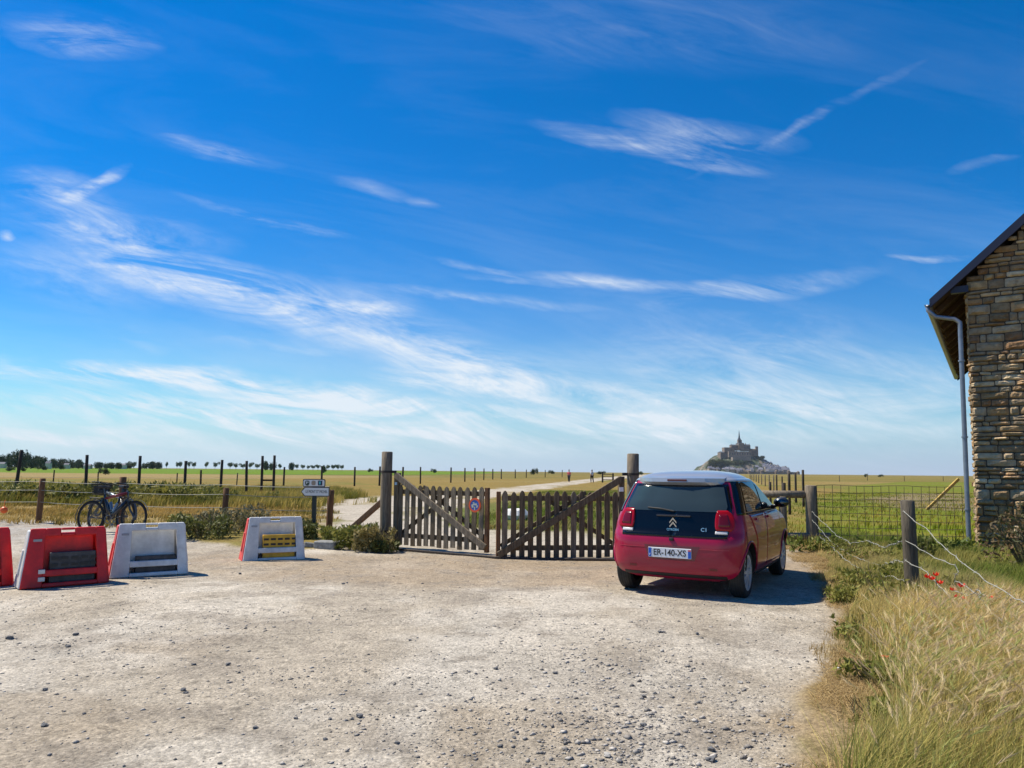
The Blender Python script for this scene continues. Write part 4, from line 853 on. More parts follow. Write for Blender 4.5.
bA = bicycle((X(109.5, 16.7), 16.75, 0), R(180) - R(20), bk, bs, 'dark bicycle with a black basket facing left, leaning on the fence', True)
bB = bicycle((X(113.5, 16.35), 16.3, 0), R(14), bk, br_, 'black bicycle with a dark red top tube facing right, nearest the white barrier')
# ------------------------------------------------------------------ parked car (local +Y forward, origin on the ground under the rear axle)
def crom(xs_, ys_, x):
    if x <= xs_[0]: return ys_[0]
    if x >= xs_[-1]: return ys_[-1]
    i = max(j for j in range(len(xs_) - 1) if xs_[j] <= x); h = xs_[i + 1] - xs_[i]; t = (x - xs_[i]) / h
    def sl(k):
        if k == 0: return (ys_[1] - ys_[0]) / (xs_[1] - xs_[0])
        if k == len(xs_) - 1: return (ys_[-1] - ys_[-2]) / (xs_[-1] - xs_[-2])
        a = (ys_[k] - ys_[k - 1]) / (xs_[k] - xs_[k - 1]); b = (ys_[k + 1] - ys_[k]) / (xs_[k + 1] - xs_[k])
        return 0 if a * b <= 0 else 2 * a * b / (a + b)
    m0, m1 = sl(i) * h, sl(i + 1) * h
    return (2 * t**3 - 3 * t**2 + 1) * ys_[i] + (t**3 - 2 * t**2 + t) * m0 + (-2 * t**3 + 3 * t**2) * ys_[i + 1] + (t**3 - t**2) * m1
CZ = [.20, .26, .36, .50, .62, .70, .76, .82, .90, .97, 1.05, 1.15, 1.25, 1.33, 1.38, 1.42, 1.45, 1.468]
CR = [-.34, -.43, -.485, -.50, -.495, -.475, -.43, -.415, -.395, -.375, -.345, -.29, -.225, -.165, -.10, .02, .25, .60]
CF = [2.88, 2.93, 2.97, 2.97, 2.955, 2.93, 2.89, 2.82, 2.58, 2.26, 2.06, 1.85, 1.62, 1.42, 1.27, 1.14, 1.0, .80]
CW = [.70, .765, .795, .805, .81, .81, .805, .797, .782, .762, .742, .712, .680, .642, .592, .515, .39, .18]
R_r = [.20, .22, .24, .26, .26, .26, .24, .23, .24, .26, .28, .29, .29, .28, .27, .26, .26, .1]
def prof(z): return crom(CZ, CR, z), crom(CZ, CF, z), crom(CZ, CW, z)
def outl(u, z):
    """u 0..1 rear flat, 1..2 rear corner, 2..3 side, 3..4 front corner, 4..5 front flat -> (x, y) on the right side"""
    yr, yf, w = prof(z); L_ = yf - yr; rx = min(.34 + .12 * max(0, min(1, (z - .9) / .3)), w * .62); ry = min(crom(CZ, R_r, z), L_ * .3); fx = min(.55, w * .8); fy = min(.5, L_ * .35); bow = .035
    if u <= 1: x = (w - rx) * u; return x, yr + bow * (x / (w - rx + 1e-6)) ** 2 * .6
    if u <= 2: a = (u - 1) * math.pi / 2; y0 = yr + bow * .6; return w - rx + rx * math.sin(a) ** .9, y0 + ry * (1 - math.cos(a) ** 1.0)
    ya = yr + bow * .6 + ry; yb = yf - fy
    if u <= 3:
        t = u - 2; y = ya + (yb - ya) * t; return w * (1 - .0 * t) + .012 * math.sin(math.pi * t) * (1 if z < .95 else .6), y
    if u <= 4: a = (u - 3) * math.pi / 2; return w - fx * (1 - math.cos(a)), yb + (fy - .06) * math.sin(a)
    x = (w - fx) * (5 - u); return x, yf - .06 * (x / (w - fx + 1e-6)) ** 2
def u_of_y(y, z):       # on the side
    yr, yf, w = prof(z); L_ = yf - yr; ry = min(crom(CZ, R_r, z), L_ * .3); fy = min(.5, L_ * .35); ya = yr + .021 + ry; yb = yf - fy
    if y < ya:
        c = 1 - (y - yr - .021) / ry; return 1 + math.acos(max(0, min(1, c))) / (math.pi / 2)
    if y > yb: return 3 + math.asin(max(0, min(1, (y - yb) / max(fy - .06, .01)))) / (math.pi / 2)
    return 2 + (y - ya) / (yb - ya)
def u_of_x(x, z):       # on the rear
    yr, yf, w = prof(z); rx = min(.34 + .12 * max(0, min(1, (z - .9) / .3)), w * .62)
    if x <= w - rx: return x / (w - rx)
    return 1 + math.asin(min(1, ((x - w + rx) / rx)) ** (1 / .9)) / (math.pi / 2)
def surf(u, z, s=1, off=0):
    x, y = outl(u, z)
    if off:
        e = .01; x1, y1 = outl(min(5, u + e), z); x0, y0 = outl(max(0, u - e), z); tu = Vector((x1 - x0, y1 - y0, 0))
        xa, ya = outl(u, min(1.467, z + .01)); xb, yb = outl(u, z - .01); tz = Vector((xa - xb, ya - yb, .02)); n = tu.cross(tz).normalized()
        return Vector((s * (x + n.x * off), y + n.y * off, z + n.z * off))
    return Vector((s * x, y, z))
def patch(rows, s=1, off=.004, nu=10, th=0.0, skirt=True):
    """rows: list of (z, ua, ub); builds a panel following the body, edges turned inwards"""
    m = MB(); vs = []; n = nu + 1
    for z, ua, ub in rows:
        for k in range(n): vs.append(surf(ua + (ub - ua) * k / nu, z, s, off))
    fs = [(i * n + k, i * n + k + 1, (i + 1) * n + k + 1, (i + 1) * n + k) for i in range(len(rows) - 1) for k in range(nu)]
    if skirt:
        base = len(vs)
        for z, ua, ub in rows:
            for k in range(n): vs.append(surf(ua + (ub - ua) * k / nu, z, s, -.012))
        R_ = len(rows)
        ring = [k for k in range(n)] + [i * n + nu for i in range(1, R_)] + [(R_ - 1) * n + k for k in range(nu - 1, -1, -1)] + [i * n for i in range(R_ - 2, 0, -1)]
        for a, b in zip(ring, ring[1:] + ring[:1]): fs.append((a, b, b + base, a + base))
    m.add(vs, fs); return m
def zs_(a, b, n): return [a + (b - a) * i / n for i in range(n + 1)]
paint_r = mat('magenta_red_paint', (.30, .001, .032), .36, coat=.6, spec=.3)
silver = mat('silver_roof_paint', (.40, .41, .43), .36, coat=.7, metal=.45)
glass = mat('tinted_glass', (.014, .022, .026), .03, spec=.5)
gloss = mat('gloss_black', (.003, .004, .006), .12, spec=.4)
trim = mat('dark_trim', (.012, .012, .013), .6)
tail = mat('tail_light_red', (.30, .001, .003), .2, coat=.25, spec=.3); tailb = mat('tail_light_bright', (.75, .10, .06), .2, coat=1.0); clearl = mat('clear_lens', (.55, .55, .55), .15, coat=1)
car = empty('parked_car', (2.12, 9.18, 0), R(-29.5), 'small magenta red hatchback with a silver roof parked beside the gate', 'car')
def loft(zlist, closed_caps=True):
    m = MB(); us = [i / 8 for i in range(9)] + [1 + i / 10 for i in range(1, 11)] + [2 + i / 36 for i in range(1, 37)] + [3 + i / 12 for i in range(1, 13)] + [4 + i / 8 for i in range(1, 9)]
    n = len(us); ring = [(u, 1) for u in us] + [(u, -1) for u in us[-2:0:-1]]; N_ = len(ring)
    for z in zlist:
        for u, s in ring: m.v.append(tuple(surf(u, z, s)))
    for i in range(len(zlist) - 1):
        for k in range(N_): k2 = (k + 1) % N_; m.f.append((i * N_ + k, i * N_ + k2, (i + 1) * N_ + k2, (i + 1) * N_ + k))
    m.f.append(tuple(range(N_ - 1, -1, -1))); e = (len(zlist) - 1) * N_; m.f.append(tuple(e + k for k in range(N_)))
    return m
zb = zs_(.20, .36, 6)[:-1] + zs_(.36, .97, 22)[:-1] + zs_(.97, 1.36, 16)
bodyme = loft(zb).mesh('body'); bodyme.materials.append(paint_r); bodyme.materials.append(trim)
tmp = bpy.data.objects.new('tmp_body', bodyme); COL.objects.link(tmp); cuts = []
for y in (0, 2.34):
    for s in (-1, 1):
        m = MB(); m.lathe([(0, s * .52), (.335, s * .52), (.335, s * .95), (0, s * .95)], 40, 'X', (0, y, .30)); cme = m.mesh('cut'); cme.materials.append(trim); c = bpy.data.objects.new('tmp_cut', cme); COL.objects.link(c); cuts.append(c)
        md = tmp.modifiers.new('b', 'BOOLEAN'); md.operation = 'DIFFERENCE'; md.object = c; md.solver = 'EXACT'; md.material_mode = 'TRANSFER'
dg = bpy.context.evaluated_depsgraph_get(); bme = bpy.data.meshes.new_from_object(tmp.evaluated_get(dg)); bpy.data.objects.remove(tmp)
for c in cuts: bpy.data.objects.remove(c)
bme.name = 'body'; bme.shade_smooth()
try: bme.set_sharp_from_angle(angle=R(35))
except Exception: pass
link('body', bme, None, car)
rm = loft([1.3585 + 0 * 1] + zs_(1.365, 1.44, 12) + [1.45, 1.457, 1.462, 1.466, 1.4678])
rf_ = rm.build('roof', silver, car, smooth=True); car.scale = (.99, 1, 1.012)
# dark tailgate with rear window
def rear(z0, z1, x0, x1, n=12, fx0=None, fx1=None, **kw):
    return [(z, u_of_x(x0 if fx0 is None else fx0(z), z), u_of_x(x1 if fx1 is None else fx1(z), z)) for z in zs_(z0, z1, n)]
tw = lambda z: min(.655 - .10 * max(0, z - 1.05) / .3 - .02 * max(0, .8 - z) / .1, prof(z)[2] - .035)
m = MB()
for s in (1, -1):
    q_ = patch(rear(.695, 1.30, 0, 0, 20, fx1=tw), s, .005, 12); m.add(q_.v, q_.f)
tg = m.build('tailgate', gloss, car, smooth=True)
m = MB(); gw = lambda z: tw(z) - .05 - .06 * max(0, (1.045 - z) / .1) ** 2
for s in (1, -1):
    q_ = patch(rear(.985, 1.265, 0, 0, 14, fx1=gw), s, .009, 12, skirt=False); m.add(q_.v, q_.f)
m.build('rear_window', mat('rear_glass', (.030, .045, .050), .03, spec=.5), tg, smooth=True)
# tailgate grip, emblem, lettering
def rear_y(z, x=0, off=0): return surf(u_of_x(x, z), z, 1, off).y
MB().box((0, rear_y(.935) - .010, .935), (.42, .03, .022)).build('tailgate_grip', mat('grip_black', (.02, .02, .025), .25, coat=.6), tg, bevel=.008)
chr_ = mat('car_chrome', (.55, .56, .6), .18, metal=1)
m = MB(); y_ = rear_y(.85) - .010
for dz in (0, .048):
    for s in (-1, 1):
        m.prism([(0, .845 + dz), (s * .042, .797 + dz), (s * .042, .817 + dz), (0, .867 + dz)], y_ - .006, y_ + .006)
m.build('chevron_emblem', chr_, tg, fix=True)
tl = text_obj('lettering', 'CITROEN', .036, chr_, tg, (0, rear_y(.775) - .010, .775), (R(90) - .1, 0, 0), bold=True, sx=.95)
tl = text_obj('model_lettering', 'C1', .058, chr_, tg, (.37, rear_y(.785, .37) - .010, .785), (R(90) - .1, 0, .06), bold=True, sx=1.1)
MB().box((0, rear_y(.668) - .006, .668), (.05, .03, .035)).build('lock', trim, car, bevel=.006)
# wiper
MB().tube([(.0, rear_y(.99) - .02, .985), (-.16, rear_y(1.01, .1) - .022, 1.01), (-.33, rear_y(1.03, .3) - .018, 1.02)], .009, 5).build('wiper', trim, tg)
# spoiler over the window
m = MB(); n = 16
sec = []
for i in range(n + 1):
    x = -.53 + 1.06 * i / n; k = 1 - abs(x / .53) ** 3 * .95; yb_ = outl(u_of_x(min(abs(x), .56), 1.335), 1.335)[1]
    sec.append([(x, yb_ + .10, 1.385 + .012 * k), (x, yb_ - .075 * k - .01, 1.372), (x, yb_ - .085 * k - .01, 1.325), (x, yb_ - .04, 1.285), (x, yb_ + .10, 1.285)])
vs = [p for s_ in sec for p in s_]; fs = [(i * 5 + j, i * 5 + (j + 1) % 5, (i + 1) * 5 + (j + 1) % 5, (i + 1) * 5 + j) for i in range(n) for j in range(5)] + [(0, 1, 2, 3, 4), tuple(n * 5 + j for j in (4, 3, 2, 1, 0))]
m.add(vs, fs); spo = m.build('spoiler', silver, car, smooth=False)
MB().box((0, rear_y(1.335) - .082, 1.346), (.24, .03, .022)).build('brake_light', mat('brake_light', (.10, .008, .01), .3, coat=.5), spo, bevel=.004)
# tail lights
for s in (-1, 1):
    rows = [(z, u_of_x(.492 + .02 * abs((z - .89) / .115) ** 3, z), 1.5 - .12 * abs((z - .89) / .115) ** 3) for z in zs_(.778, 1.0, 10)]
    lt = patch(rows, s, .022, 16).build('tail_light', tail, car, smooth=True)
    rows = [(z, u_of_x(.53, z), 1.36) for z in zs_(.822, .958, 6)]; patch(rows, s, .027, 8).build('lamp_inner', mat('tail_light_deep', (.12, .001, .002), .15, coat=.2), lt, smooth=True)
    rows = [(z, u_of_x(.50, z), 1.30) for z in zs_(.738, .772, 3)]; patch(rows, s, .018, 12).build('reversing_lens', clearl, lt, smooth=True)
# bumper: raised panel with plate recess, seams
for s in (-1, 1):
    rows = [(z, u_of_x(.33, z), u_of_x(.66, z)) for z in zs_(.566, .573, 1)]; patch(rows, s, .003, 10).build('bumper_crease', mat('crease_highlight_paint', (.42, .02, .06), .3, coat=1), car)  # lighter red strip, a highlight painted along the crease
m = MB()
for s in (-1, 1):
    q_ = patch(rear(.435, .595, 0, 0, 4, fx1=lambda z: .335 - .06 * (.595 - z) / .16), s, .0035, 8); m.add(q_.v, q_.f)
m.build('plate_recess', mat('recess_shade_paint', (.13, .004, .016), .4, coat=.6), car)  # darker copy of the body red, recess shade put into the colour
m = MB()
for s in (-1, 1):
    q_ = patch(rear(.422, .434, 0, 0, 1, fx1=lambda z: .30), s, .010, 8); m.add(q_.v, q_.f)
m.build('recess_lip', paint_r, car)
pl_y = rear_y(.513) - .014
np_ = MB().box((-.015, pl_y, .513), (.52, .008, .112)).build('number_plate', mat('plate_white', (.72, .73, .76), .4), car, bevel=.003, seg=1)
pb = mat('plate_blue', (.01, .10, .50), .4)
MB().box((-.015 - .239, pl_y - .0045, .513), (.036, .004, .104)).build('blue_band', pb, np_); MB().box((-.015 + .239, pl_y - .0045, .500), (.036, .004, .078)).build('blue_band', pb, np_)
MB().box((-.015 + .239, pl_y - .0045, .549), (.036, .004, .018)).build('region_mark', mat('region_red', (.6, .1, .12), .5), np_)
text_obj('registration', 'ER-140-XS', .098, mat('black_letter', (.02, .02, .02), .6), np_, (-.015, pl_y - .0045, .513), (R(90), 0, 0), bold=True, sx=.92)
text_obj('country_letter', 'F', .034, white, np_, (-.015 - .239, pl_y - .007, .485), (R(90), 0, 0), bold=True)
# lower skirt
m = MB()
for s in (-1, 1):
    q_ = patch(rear(.235, .275, 0, 0, 2, fx1=lambda z: .62), s, .004, 10); m.add(q_.v, q_.f)
m.build('lower_valance', trim, car)
for s in (-1, 1):
    patch([(z, u_of_x(.44, z), u_of_x(.53, z)) for z in zs_(.335, .36, 1)], s, .004, 4).build('reflector', mat('reflector_red', (.14, .004, .012), .3, coat=.3), car)
# side: windows, doors, mirrors, handles
for s in (-1, 1):
    zr_ = zs_(.955, 1.362, 14)
    def cpil(z): return -.10 + (z - .955) * .38 + .02
    def apil(z): return crom(CZ, CF, z) - .46 - .10 * (z - .955) / .4
    patch([(z, 1.62 + .0 * z, u_of_y(apil(z) + .20, z)) for z in zr_], s, .004, 26).build('window_frame', gloss, car, smooth=True)
    wf = patch([(z, u_of_y(max(cpil(z) + .08, .02 + 2.0 * max(0, z - 1.24)), z), u_of_y(.86, z)) for z in zs_(.985, 1.325, 10)], s, .010, 14, skirt=False).build('rear_side_window', glass, car, smooth=True)
    wf = patch([(z, u_of_y(.94, z), u_of_y(min(apil(z) + .02, 1.95), z)) for z in zs_(.985, 1.325, 10)], s, .010, 14, skirt=False).build('front_side_window', glass, car, smooth=True)
    patch([(z, 1.42, 3.2) for z in zs_(1.335, 1.367, 3)], s, .008, 30).build('roof_edge', silver, car, smooth=True)
    patch([(z, u_of_y(.02, z), u_of_y(1.98, z)) for z in zs_(.952, .968, 1)], s, .012, 24).build('belt_strip', trim, car)
    dr = patch([(z, u_of_y(.36 if z < .64 else .36 - .25 * min(1, (z - .64) / .3), z), u_of_y(.925, z)) for z in zs_(.30, .945, 16)], s, .005, 14).build('rear_door', paint_r, car, smooth=True)
    df = patch([(z, u_of_y(.937, z), u_of_y(1.97, z)) for z in zs_(.30, .945, 16)], s, .005, 20).build('front_door', paint_r, car, smooth=True)
    for d_o, y0 in ((dr, .36), (df, 1.06)):
        patch([(z, u_of_y(y0, z), u_of_y(y0 + .17, z)) for z in zs_(.872, .90, 2)], s, .026, 4).build('door_handle', paint_r, d_o, bevel=.0)
    patch([(z, u_of_y(-.19, z), u_of_y(-.182, z)) for z in zs_(.33, .77, 8)], s, .0035, 1).build('bumper_seam', trim, car)
    m = MB(); m.ball((s * .90, 1.56, 1.055), (.105, .06, .068), 14); m.tube([(s * .74, 1.66, .98), (s * .85, 1.6, 1.02)], [.03, .022], 8)
    mr = m.build('door_mirror', mat('mirror_shell', (.012, .014, .02), .35, coat=.3), car, smooth=True)
    MB().ball((s * .90, 1.528, 1.055), (.080, .034, .050), 12).build('mirror_glass', mat('mirror_glass', (.10, .12, .13), .1, metal=1), mr, smooth=True)
    patch([(z, u_of_y(.37, z), u_of_y(1.96, z)) for z in zs_(.20, .262, 3)], s, .012, 20).build('sill', trim, car)
    for y in (0, 2.34):   # arch lip
        pts = [(s * (surf(u_of_y(y + .345 * math.cos(R(a)), .30 + .345 * max(0, math.sin(R(a)))), .30 + .345 * max(0, math.sin(R(a)))).x + .003), y + .345 * math.cos(R(a)), .30 + .345 * math.sin(R(a))) for a in range(0, 181, 12)]
        MB().tube(pts, .012, 5).build('arch_lip', paint_r, car, smooth=True)
# windscreen, headlights, front grille
m = MB()
for s in (1, -1):
    q_ = patch([(z, 3.25, 5.0) for z in zs_(.99, 1.35, 12)], s, .005, 16, skirt=False); m.add(q_.v, q_.f)
m.build('windscreen', glass, car, smooth=True)
for s in (-1, 1):
    patch([(z, 3.25, 3.75) for z in zs_(.66, .82, 6)], s, .008, 10).build('headlight', clearl, car, smooth=True)
m = MB()
for s in (-1, 1):
    q_ = patch([(z, 4.1, 5.0) for z in zs_(.30, .50, 4)], s, .006, 8); m.add(q_.v, q_.f)
m.build('grille', trim, car)
# wheels
rubber = mat('car_tyre', (.018, .018, .018), .85, nscale=30, namt=.3); alloy = mat('wheel_cover_silver', (.50, .50, .51), .4, metal=.2)
for y in (0, 2.34):
    for s in (-1, 1):
        xo = s * .775; xi = s * .60; r = .29
        wh = empty('wheel', (0, y, .287)); wh.parent = car
        if y > 1: wh.rotation_euler = (0, 0, 0)
        m = MB(); prof_ = [(.19, xo - s * .012), (.21, xo), (.262, xo), (.284, xo - s * .018), (r, xo - s * .04), (r, xi + s * .03), (.27, xi), (.19, xi)]
        m.lathe(prof_, 40, 'X'); ty = m.build('tyre', rubber, wh, smooth=False)
        m = MB()
        for k in range(4):
            xk = xo - s * (.04 + .03 * k + .005); m.lathe([(r + .001, xk), (r + .0012, xk - s * .008)], 40, 'X')
        m.build('tread_groove', blackm, ty)
        m = MB(); m.lathe([(0, xo - s * .008), (.05, xo - s * .004), (.055, xo - s * .02), (.06, xo - s * .03)], 30, 'X')
        m.lathe([(.172, xo - s * .03), (.178, xo - s * .004), (.205, xo - s * .002), (.212, xo - s * .02)], 40, 'X')
        for k in range(7):
            a = 2 * math.pi * k / 7; c, s_ = math.cos(a), math.sin(a)
            for da in (-.16, .16):
                c2, s2 = math.cos(a + da), math.sin(a + da); m.bar((xo - s * .012, c * .045, s_ * .045), (xo - s * .010, c2 * .19, s2 * .19), .022, .012, up=(1, 0, 0))
        m.build('wheel_cover', alloy, wh)
        MB().lathe([(0, xo - s * .035), (.19, xo - s * .035)], 30, 'X').build('brake_disc', trim, wh)
# ------------------------------------------------------------------ stone building
GA = R(33); back = Vector((math.sin(GA), math.cos(GA), 0)); right = Vector((math.cos(GA), -math.sin(GA), 0))
corner = Vector((8.99, 14.42, 0)); Wd, Ln, eave, pitch = 7.2, 13.2, 5.22, math.tan(R(42.5))
bld = empty('stone_building', corner, -GA, 'stone barn with slate roof and grey downpipe at the right edge of the photo', 'building')
stonem = mat('wall_stone', (.3, .25, .2), .9, nscale=9, namt=.35, attr=True, bump=1.0, bscale=26, spec=.2); mortar = mat('wall_mortar', (.07, .05, .032), .95, nscale=14, namt=.3)
slate = mat('roof_slate', (.035, .045, .075), .6, nscale=3, namt=.3); fasc = mat('dark_blue_board', (.012, .016, .045), .5); soff = mat('soffit_wood', (.07, .04, .022), .8, nscale=5, namt=.5, stretch=(8, 1, 8)); zinc = mat('zinc', (.22, .24, .28), .4, metal=.55, nscale=4, namt=.15)
ridge = eave + pitch * Wd / 2
def stones(length, height_fn, seed, hmax, xform):
    r = random.Random(seed); m = MB(); z = -.15; 
    tones = [(.42, .32, .20), (.50, .40, .27), (.32, .23, .14), (.54, .46, .34), (.27, .17, .10), (.40, .33, .24), (.45, .30, .17), (.36, .29, .21)]
    while z < hmax:
        h = r.choice([.07, .09, .11, .13, .15, .19]) * r.uniform(.9, 1.1); x = -r.uniform(0, .05); 
        if x < 0: x = 0
        while x < length:
            w = r.uniform(.16, .48) if r.random() < .8 else r.uniform(.1, .2); w = min(w, length - x)
            if length - x - w < .1: w = length - x
            split = r.random() < .16 and h > .19
            for (za, zb_) in ([(z, z + h * .5), (z + h * .5, z + h)] if split else [(z, z + h)]):
                xc = x + w / 2
                if zb_ < height_fn(xc) + .05:
                    g = .007; nx_, nz_ = 5, 4; prt = r.uniform(.0, .02) + .03 * (r.random() < .12); tx, tz = r.uniform(-.09, .09), r.uniform(-.12, .12); t = r.choice(tones); k = r.uniform(.6, 1.15); g_ = r.uniform(0, .3); a_ = sum(t) / 3; c = tuple((v * (1 - g_) + a_ * g_) * k * q_ for v, q_ in zip(t, (1.0, .90, .76)))
                    sag1, sag2 = r.uniform(-.02, .012), r.uniform(-.02, .012); vs = []
                    for j in range(nz_ + 1):
                        for i in range(nx_ + 1):
                            a = i / nx_; b = j / nz_; xx = x + g + (w - 2 * g) * a; zz = za + g + (zb_ - za - 2 * g) * b + (sag1 * (1 - a) + sag2 * a) * (1 - abs(2 * b - 1) * .3)
                            ed = min(a, 1 - a) * (w) / .03; eb = min(b, 1 - b) * (zb_ - za) / .022; rd = min(1, ed) * min(1, eb); rd = rd ** .5
                            corner_ = (1 - min(1, ed)) * (1 - min(1, eb)) * .007
                            y = -(.022 + prt) * rd + (a - .5) * w * tx * rd + (b - .5) * (zb_ - za) * tz * rd + r.uniform(-.007, .007) * (rd > .5) + .01
                            vs.append(xform(xx + corner_ * (1 if a < .5 else -1), y, zz + corner_ * (1 if b < .5 else -1)))
                    m.add(vs, [(j * (nx_ + 1) + i, j * (nx_ + 1) + i + 1, (j + 1) * (nx_ + 1) + i + 1, (j + 1) * (nx_ + 1) + i) for j in range(nz_) for i in range(nx_)], c)
            x += w
        z += h
    return m
gable = lambda x: eave + .10 + pitch * (Wd / 2 - abs(x - Wd / 2))
eav = lambda x: eave
core = MB(); core.prism([(.02, -.3), (Wd - .02, -.3), (Wd - .02, eave), (Wd / 2, ridge + .05), (.02, eave)], .012, Ln - .012); core.build('wall_core', mortar, bld)
stones(Wd, gable, 1, ridge, lambda x, y, z: (x, y, z)).build('gable_wall', stonem, bld, fix=False)
stones(Ln, eav, 2, eave, lambda x, y, z: (y + .0, Ln - x, z)).build('side_wall', stonem, bld, fix=False)
stones(Ln, eav, 3, eave, lambda x, y, z: (Wd - y, x, z)).build('side_wall', stonem, bld, fix=False)
stones(Wd, gable, 4, ridge, lambda x, y, z: (Wd - x, Ln - y, z)).build('rear_gable_wall', stonem, bld, fix=False)
ov, vg = .62, .16; zE = eave + .22 - pitch * ov + .05
def slope(sgn):
    m = MB(); xe = -ov if sgn < 0 else Wd + ov; xr = Wd / 2; nr = 26
    for i in range(nr):   # slate courses, each lapping the one below
        a = i / nr; b = (i + 1.12) / nr; b = min(b, 1)
        x0 = xe + (xr - xe) * a; x1 = xe + (xr - xe) * b; z0 = zE + (ridge + .27 - zE) * a + .035; z1 = zE + (ridge + .27 - zE) * b + .022
        m.add([(x0, -vg, z0), (x0, Ln + vg, z0), (x1, Ln + vg, z1), (x1, -vg, z1), (x0, -vg, z0 - .02), (x0, Ln + vg, z0 - .02)], [(0, 1, 2, 3), (0, 4, 5, 1)])
    return m
for s in (-1, 1):
    rp = slope(s).build('roof_slope', slate, bld, fix=False)
    xe = -ov if s < 0 else Wd + ov; m = MB(); m.add([(xe, -vg + .02, zE), (xe, Ln + vg - .02, zE), (Wd / 2, Ln + vg - .02, ridge + .25), (Wd / 2, -vg + .02, ridge + .25), (xe, -vg + .02, zE - .03), (xe, Ln + vg - .02, zE - .03), (Wd / 2, Ln + vg - .02, ridge + .2), (Wd / 2, -vg + .02, ridge + .2)], [(0, 1, 2, 3), (4, 7, 6, 5), (0, 4, 5, 1), (1, 5, 6, 2), (2, 6, 7, 3), (3, 7, 4, 0)]); m.build('soffit_boards', soff, rp)
    for y in (-vg - .012, Ln + vg + .012):
        m = MB(); m.add([(xe - (.02 * -s), y - .015, zE + .05), (xe - (.02 * -s), y - .015, zE - .12), (Wd / 2, y - .015, ridge + .07), (Wd / 2, y - .015, ridge + .30), (xe, y + .015, zE + .05), (xe, y + .015, zE - .12), (Wd / 2, y + .015, ridge + .07), (Wd / 2, y + .015, ridge + .30)], [(0, 1, 2, 3), (7, 6, 5, 4), (0, 4, 5, 1), (1, 5, 6, 2), (2, 6, 7, 3), (3, 7, 4, 0)]); m.build('barge_board', fasc, rp)
    # gutter
    m = MB(); xg = xe + s * .055; zg = zE - .02; n = 8; vs = []
    for y in (-vg - .03, Ln + vg):
        for k in range(n + 1): a = math.pi + math.pi * k / n; vs.append((xg + .065 * math.cos(a), y, zg + .065 * math.sin(a)))
    m.add(vs, [(k, k + 1, n + 2 + k, n + 1 + k) for k in range(n)]); m.add([(xg + .06 * math.cos(math.pi + math.pi * k / n), y_, zg + .06 * math.sin(math.pi + math.pi * k / n)) for y_ in (-vg - .03, Ln + vg) for k in range(n + 1)], [(n + 1 + k, n + 2 + k, k + 1, k) for k in range(n)])
    m.build('gutter', zinc, bld, fix=False)
MB().box((-.12, -.03, eave - .09), (.30, .13, .13)).build('purlin_end', fasc, bld)
for i in range(12): MB().bar((-ov + .05, .6 + i * 1.05, zE - .07), (-.01, .6 + i * 1.05, zE - .07 + pitch * (ov - .06)), .07, .10).build('rafter', soff, bld)
MB().tube([(-ov - .05, -.10, zE - .05), (-ov - .05, -.10, zE - .16), (-ov + .08, -.10, zE - .30), (-.22, -.10, zE - .38), (-.13, -.10, zE - .46), (-.13, -.10, zE - .62), (-.13, -.10, 2.4), (-.13, -.10, .30), (-.13, -.11, .17), (-.24, -.14, .08)], .043, 12).build('downpipe', zinc, bld, smooth=True)
for z in (3.7, 2.2, .8): MB().lathe([(.045, z - .015), (.058, z - .015), (.058, z + .015), (.045, z + .015)], 12, 'Z', (-.13, -.10, 0)).build('pipe_bracket', zinc, bld)
# door and window on the long yard side (seen only from the side)
MB().box((-.012, 5, 1.1), (.04, 1.1, 2.2)).build('door', mat('blue_door', (.05, .08, .13), .6), bld)
MB().box((-.012, 8.6, 1.6), (.04, .8, .9)).build('window', glass, bld)
# ------------------------------------------------------------------ rocky island with abbey and village
ID = 2750.0; M = lambda px, py: at(px, py, ID)
def mx(px): return M(px, 470).x
def mz(px, py): return M(px, py).z
sil = [(699, 471), (704, 467.3), (709, 465.2), (714.6, 461), (719.5, 457.5), (724, 454.5), (730, 452.5), (738, 451), (748, 452), (756, 454), (761, 457), (765, 459.5), (770, 463), (778, 468), (787, 471), (791, 474)]
hx = np.array([mx(p[0]) for p in sil]); hz_ = np.array([max(0, mz(*p)) for p in sil]); hz_[0] = 0; hz_[-1] = 0
nI = 110; ux_ = np.linspace(hx[0], hx[-1], nI); vy = np.linspace(-150, 150, 70); IX, IY = np.meshgrid(ux_, vy)
prof_h = np.interp(IX, hx, hz_); fall = np.clip(1 - np.abs(IY / 150), 0, 1)
IH = prof_h * np.minimum(1, fall * 1.5) ** .8; IH = IH + (fbm(IX * .05, IY * .05, 4, 4) - .5) * 14 * (IH > 3) ; IH = np.maximum(IH, -1) * (fall > 0)
n1 = fbm(IX * .035, IY * .035 + 3, 4, 66); ic_ = np.zeros(IX.shape + (3,)) + C(.14, .115, .09)
ic_ = paint(ic_, C(.045, .06, .03), sm(n1, .36, .46)); ic_ = paint(ic_, C(.24, .19, .15), sm(fbm(IX * .08, IY * .08, 3, 12), .6, .7))
id2 = np.arange(IX.size).reshape(IX.shape); q2 = np.stack([id2[:-1, :-1], id2[:-1, 1:], id2[1:, 1:], id2[1:, :-1]], -1).reshape(-1, 4)
rockm = mat('island_rock', (.2, .18, .15), .95, attr=True, nscale=.08, namt=.3)
isl = np_mesh('rocky_hill', np.stack([IX, IY + ID + 60, IH], -1).reshape(-1, 3), q2.ravel(), np.arange(len(q2)) * 4, np.full(len(q2), 4), rockm, cols=ic_.reshape(-1, 3)); tag(isl, kind='structure')
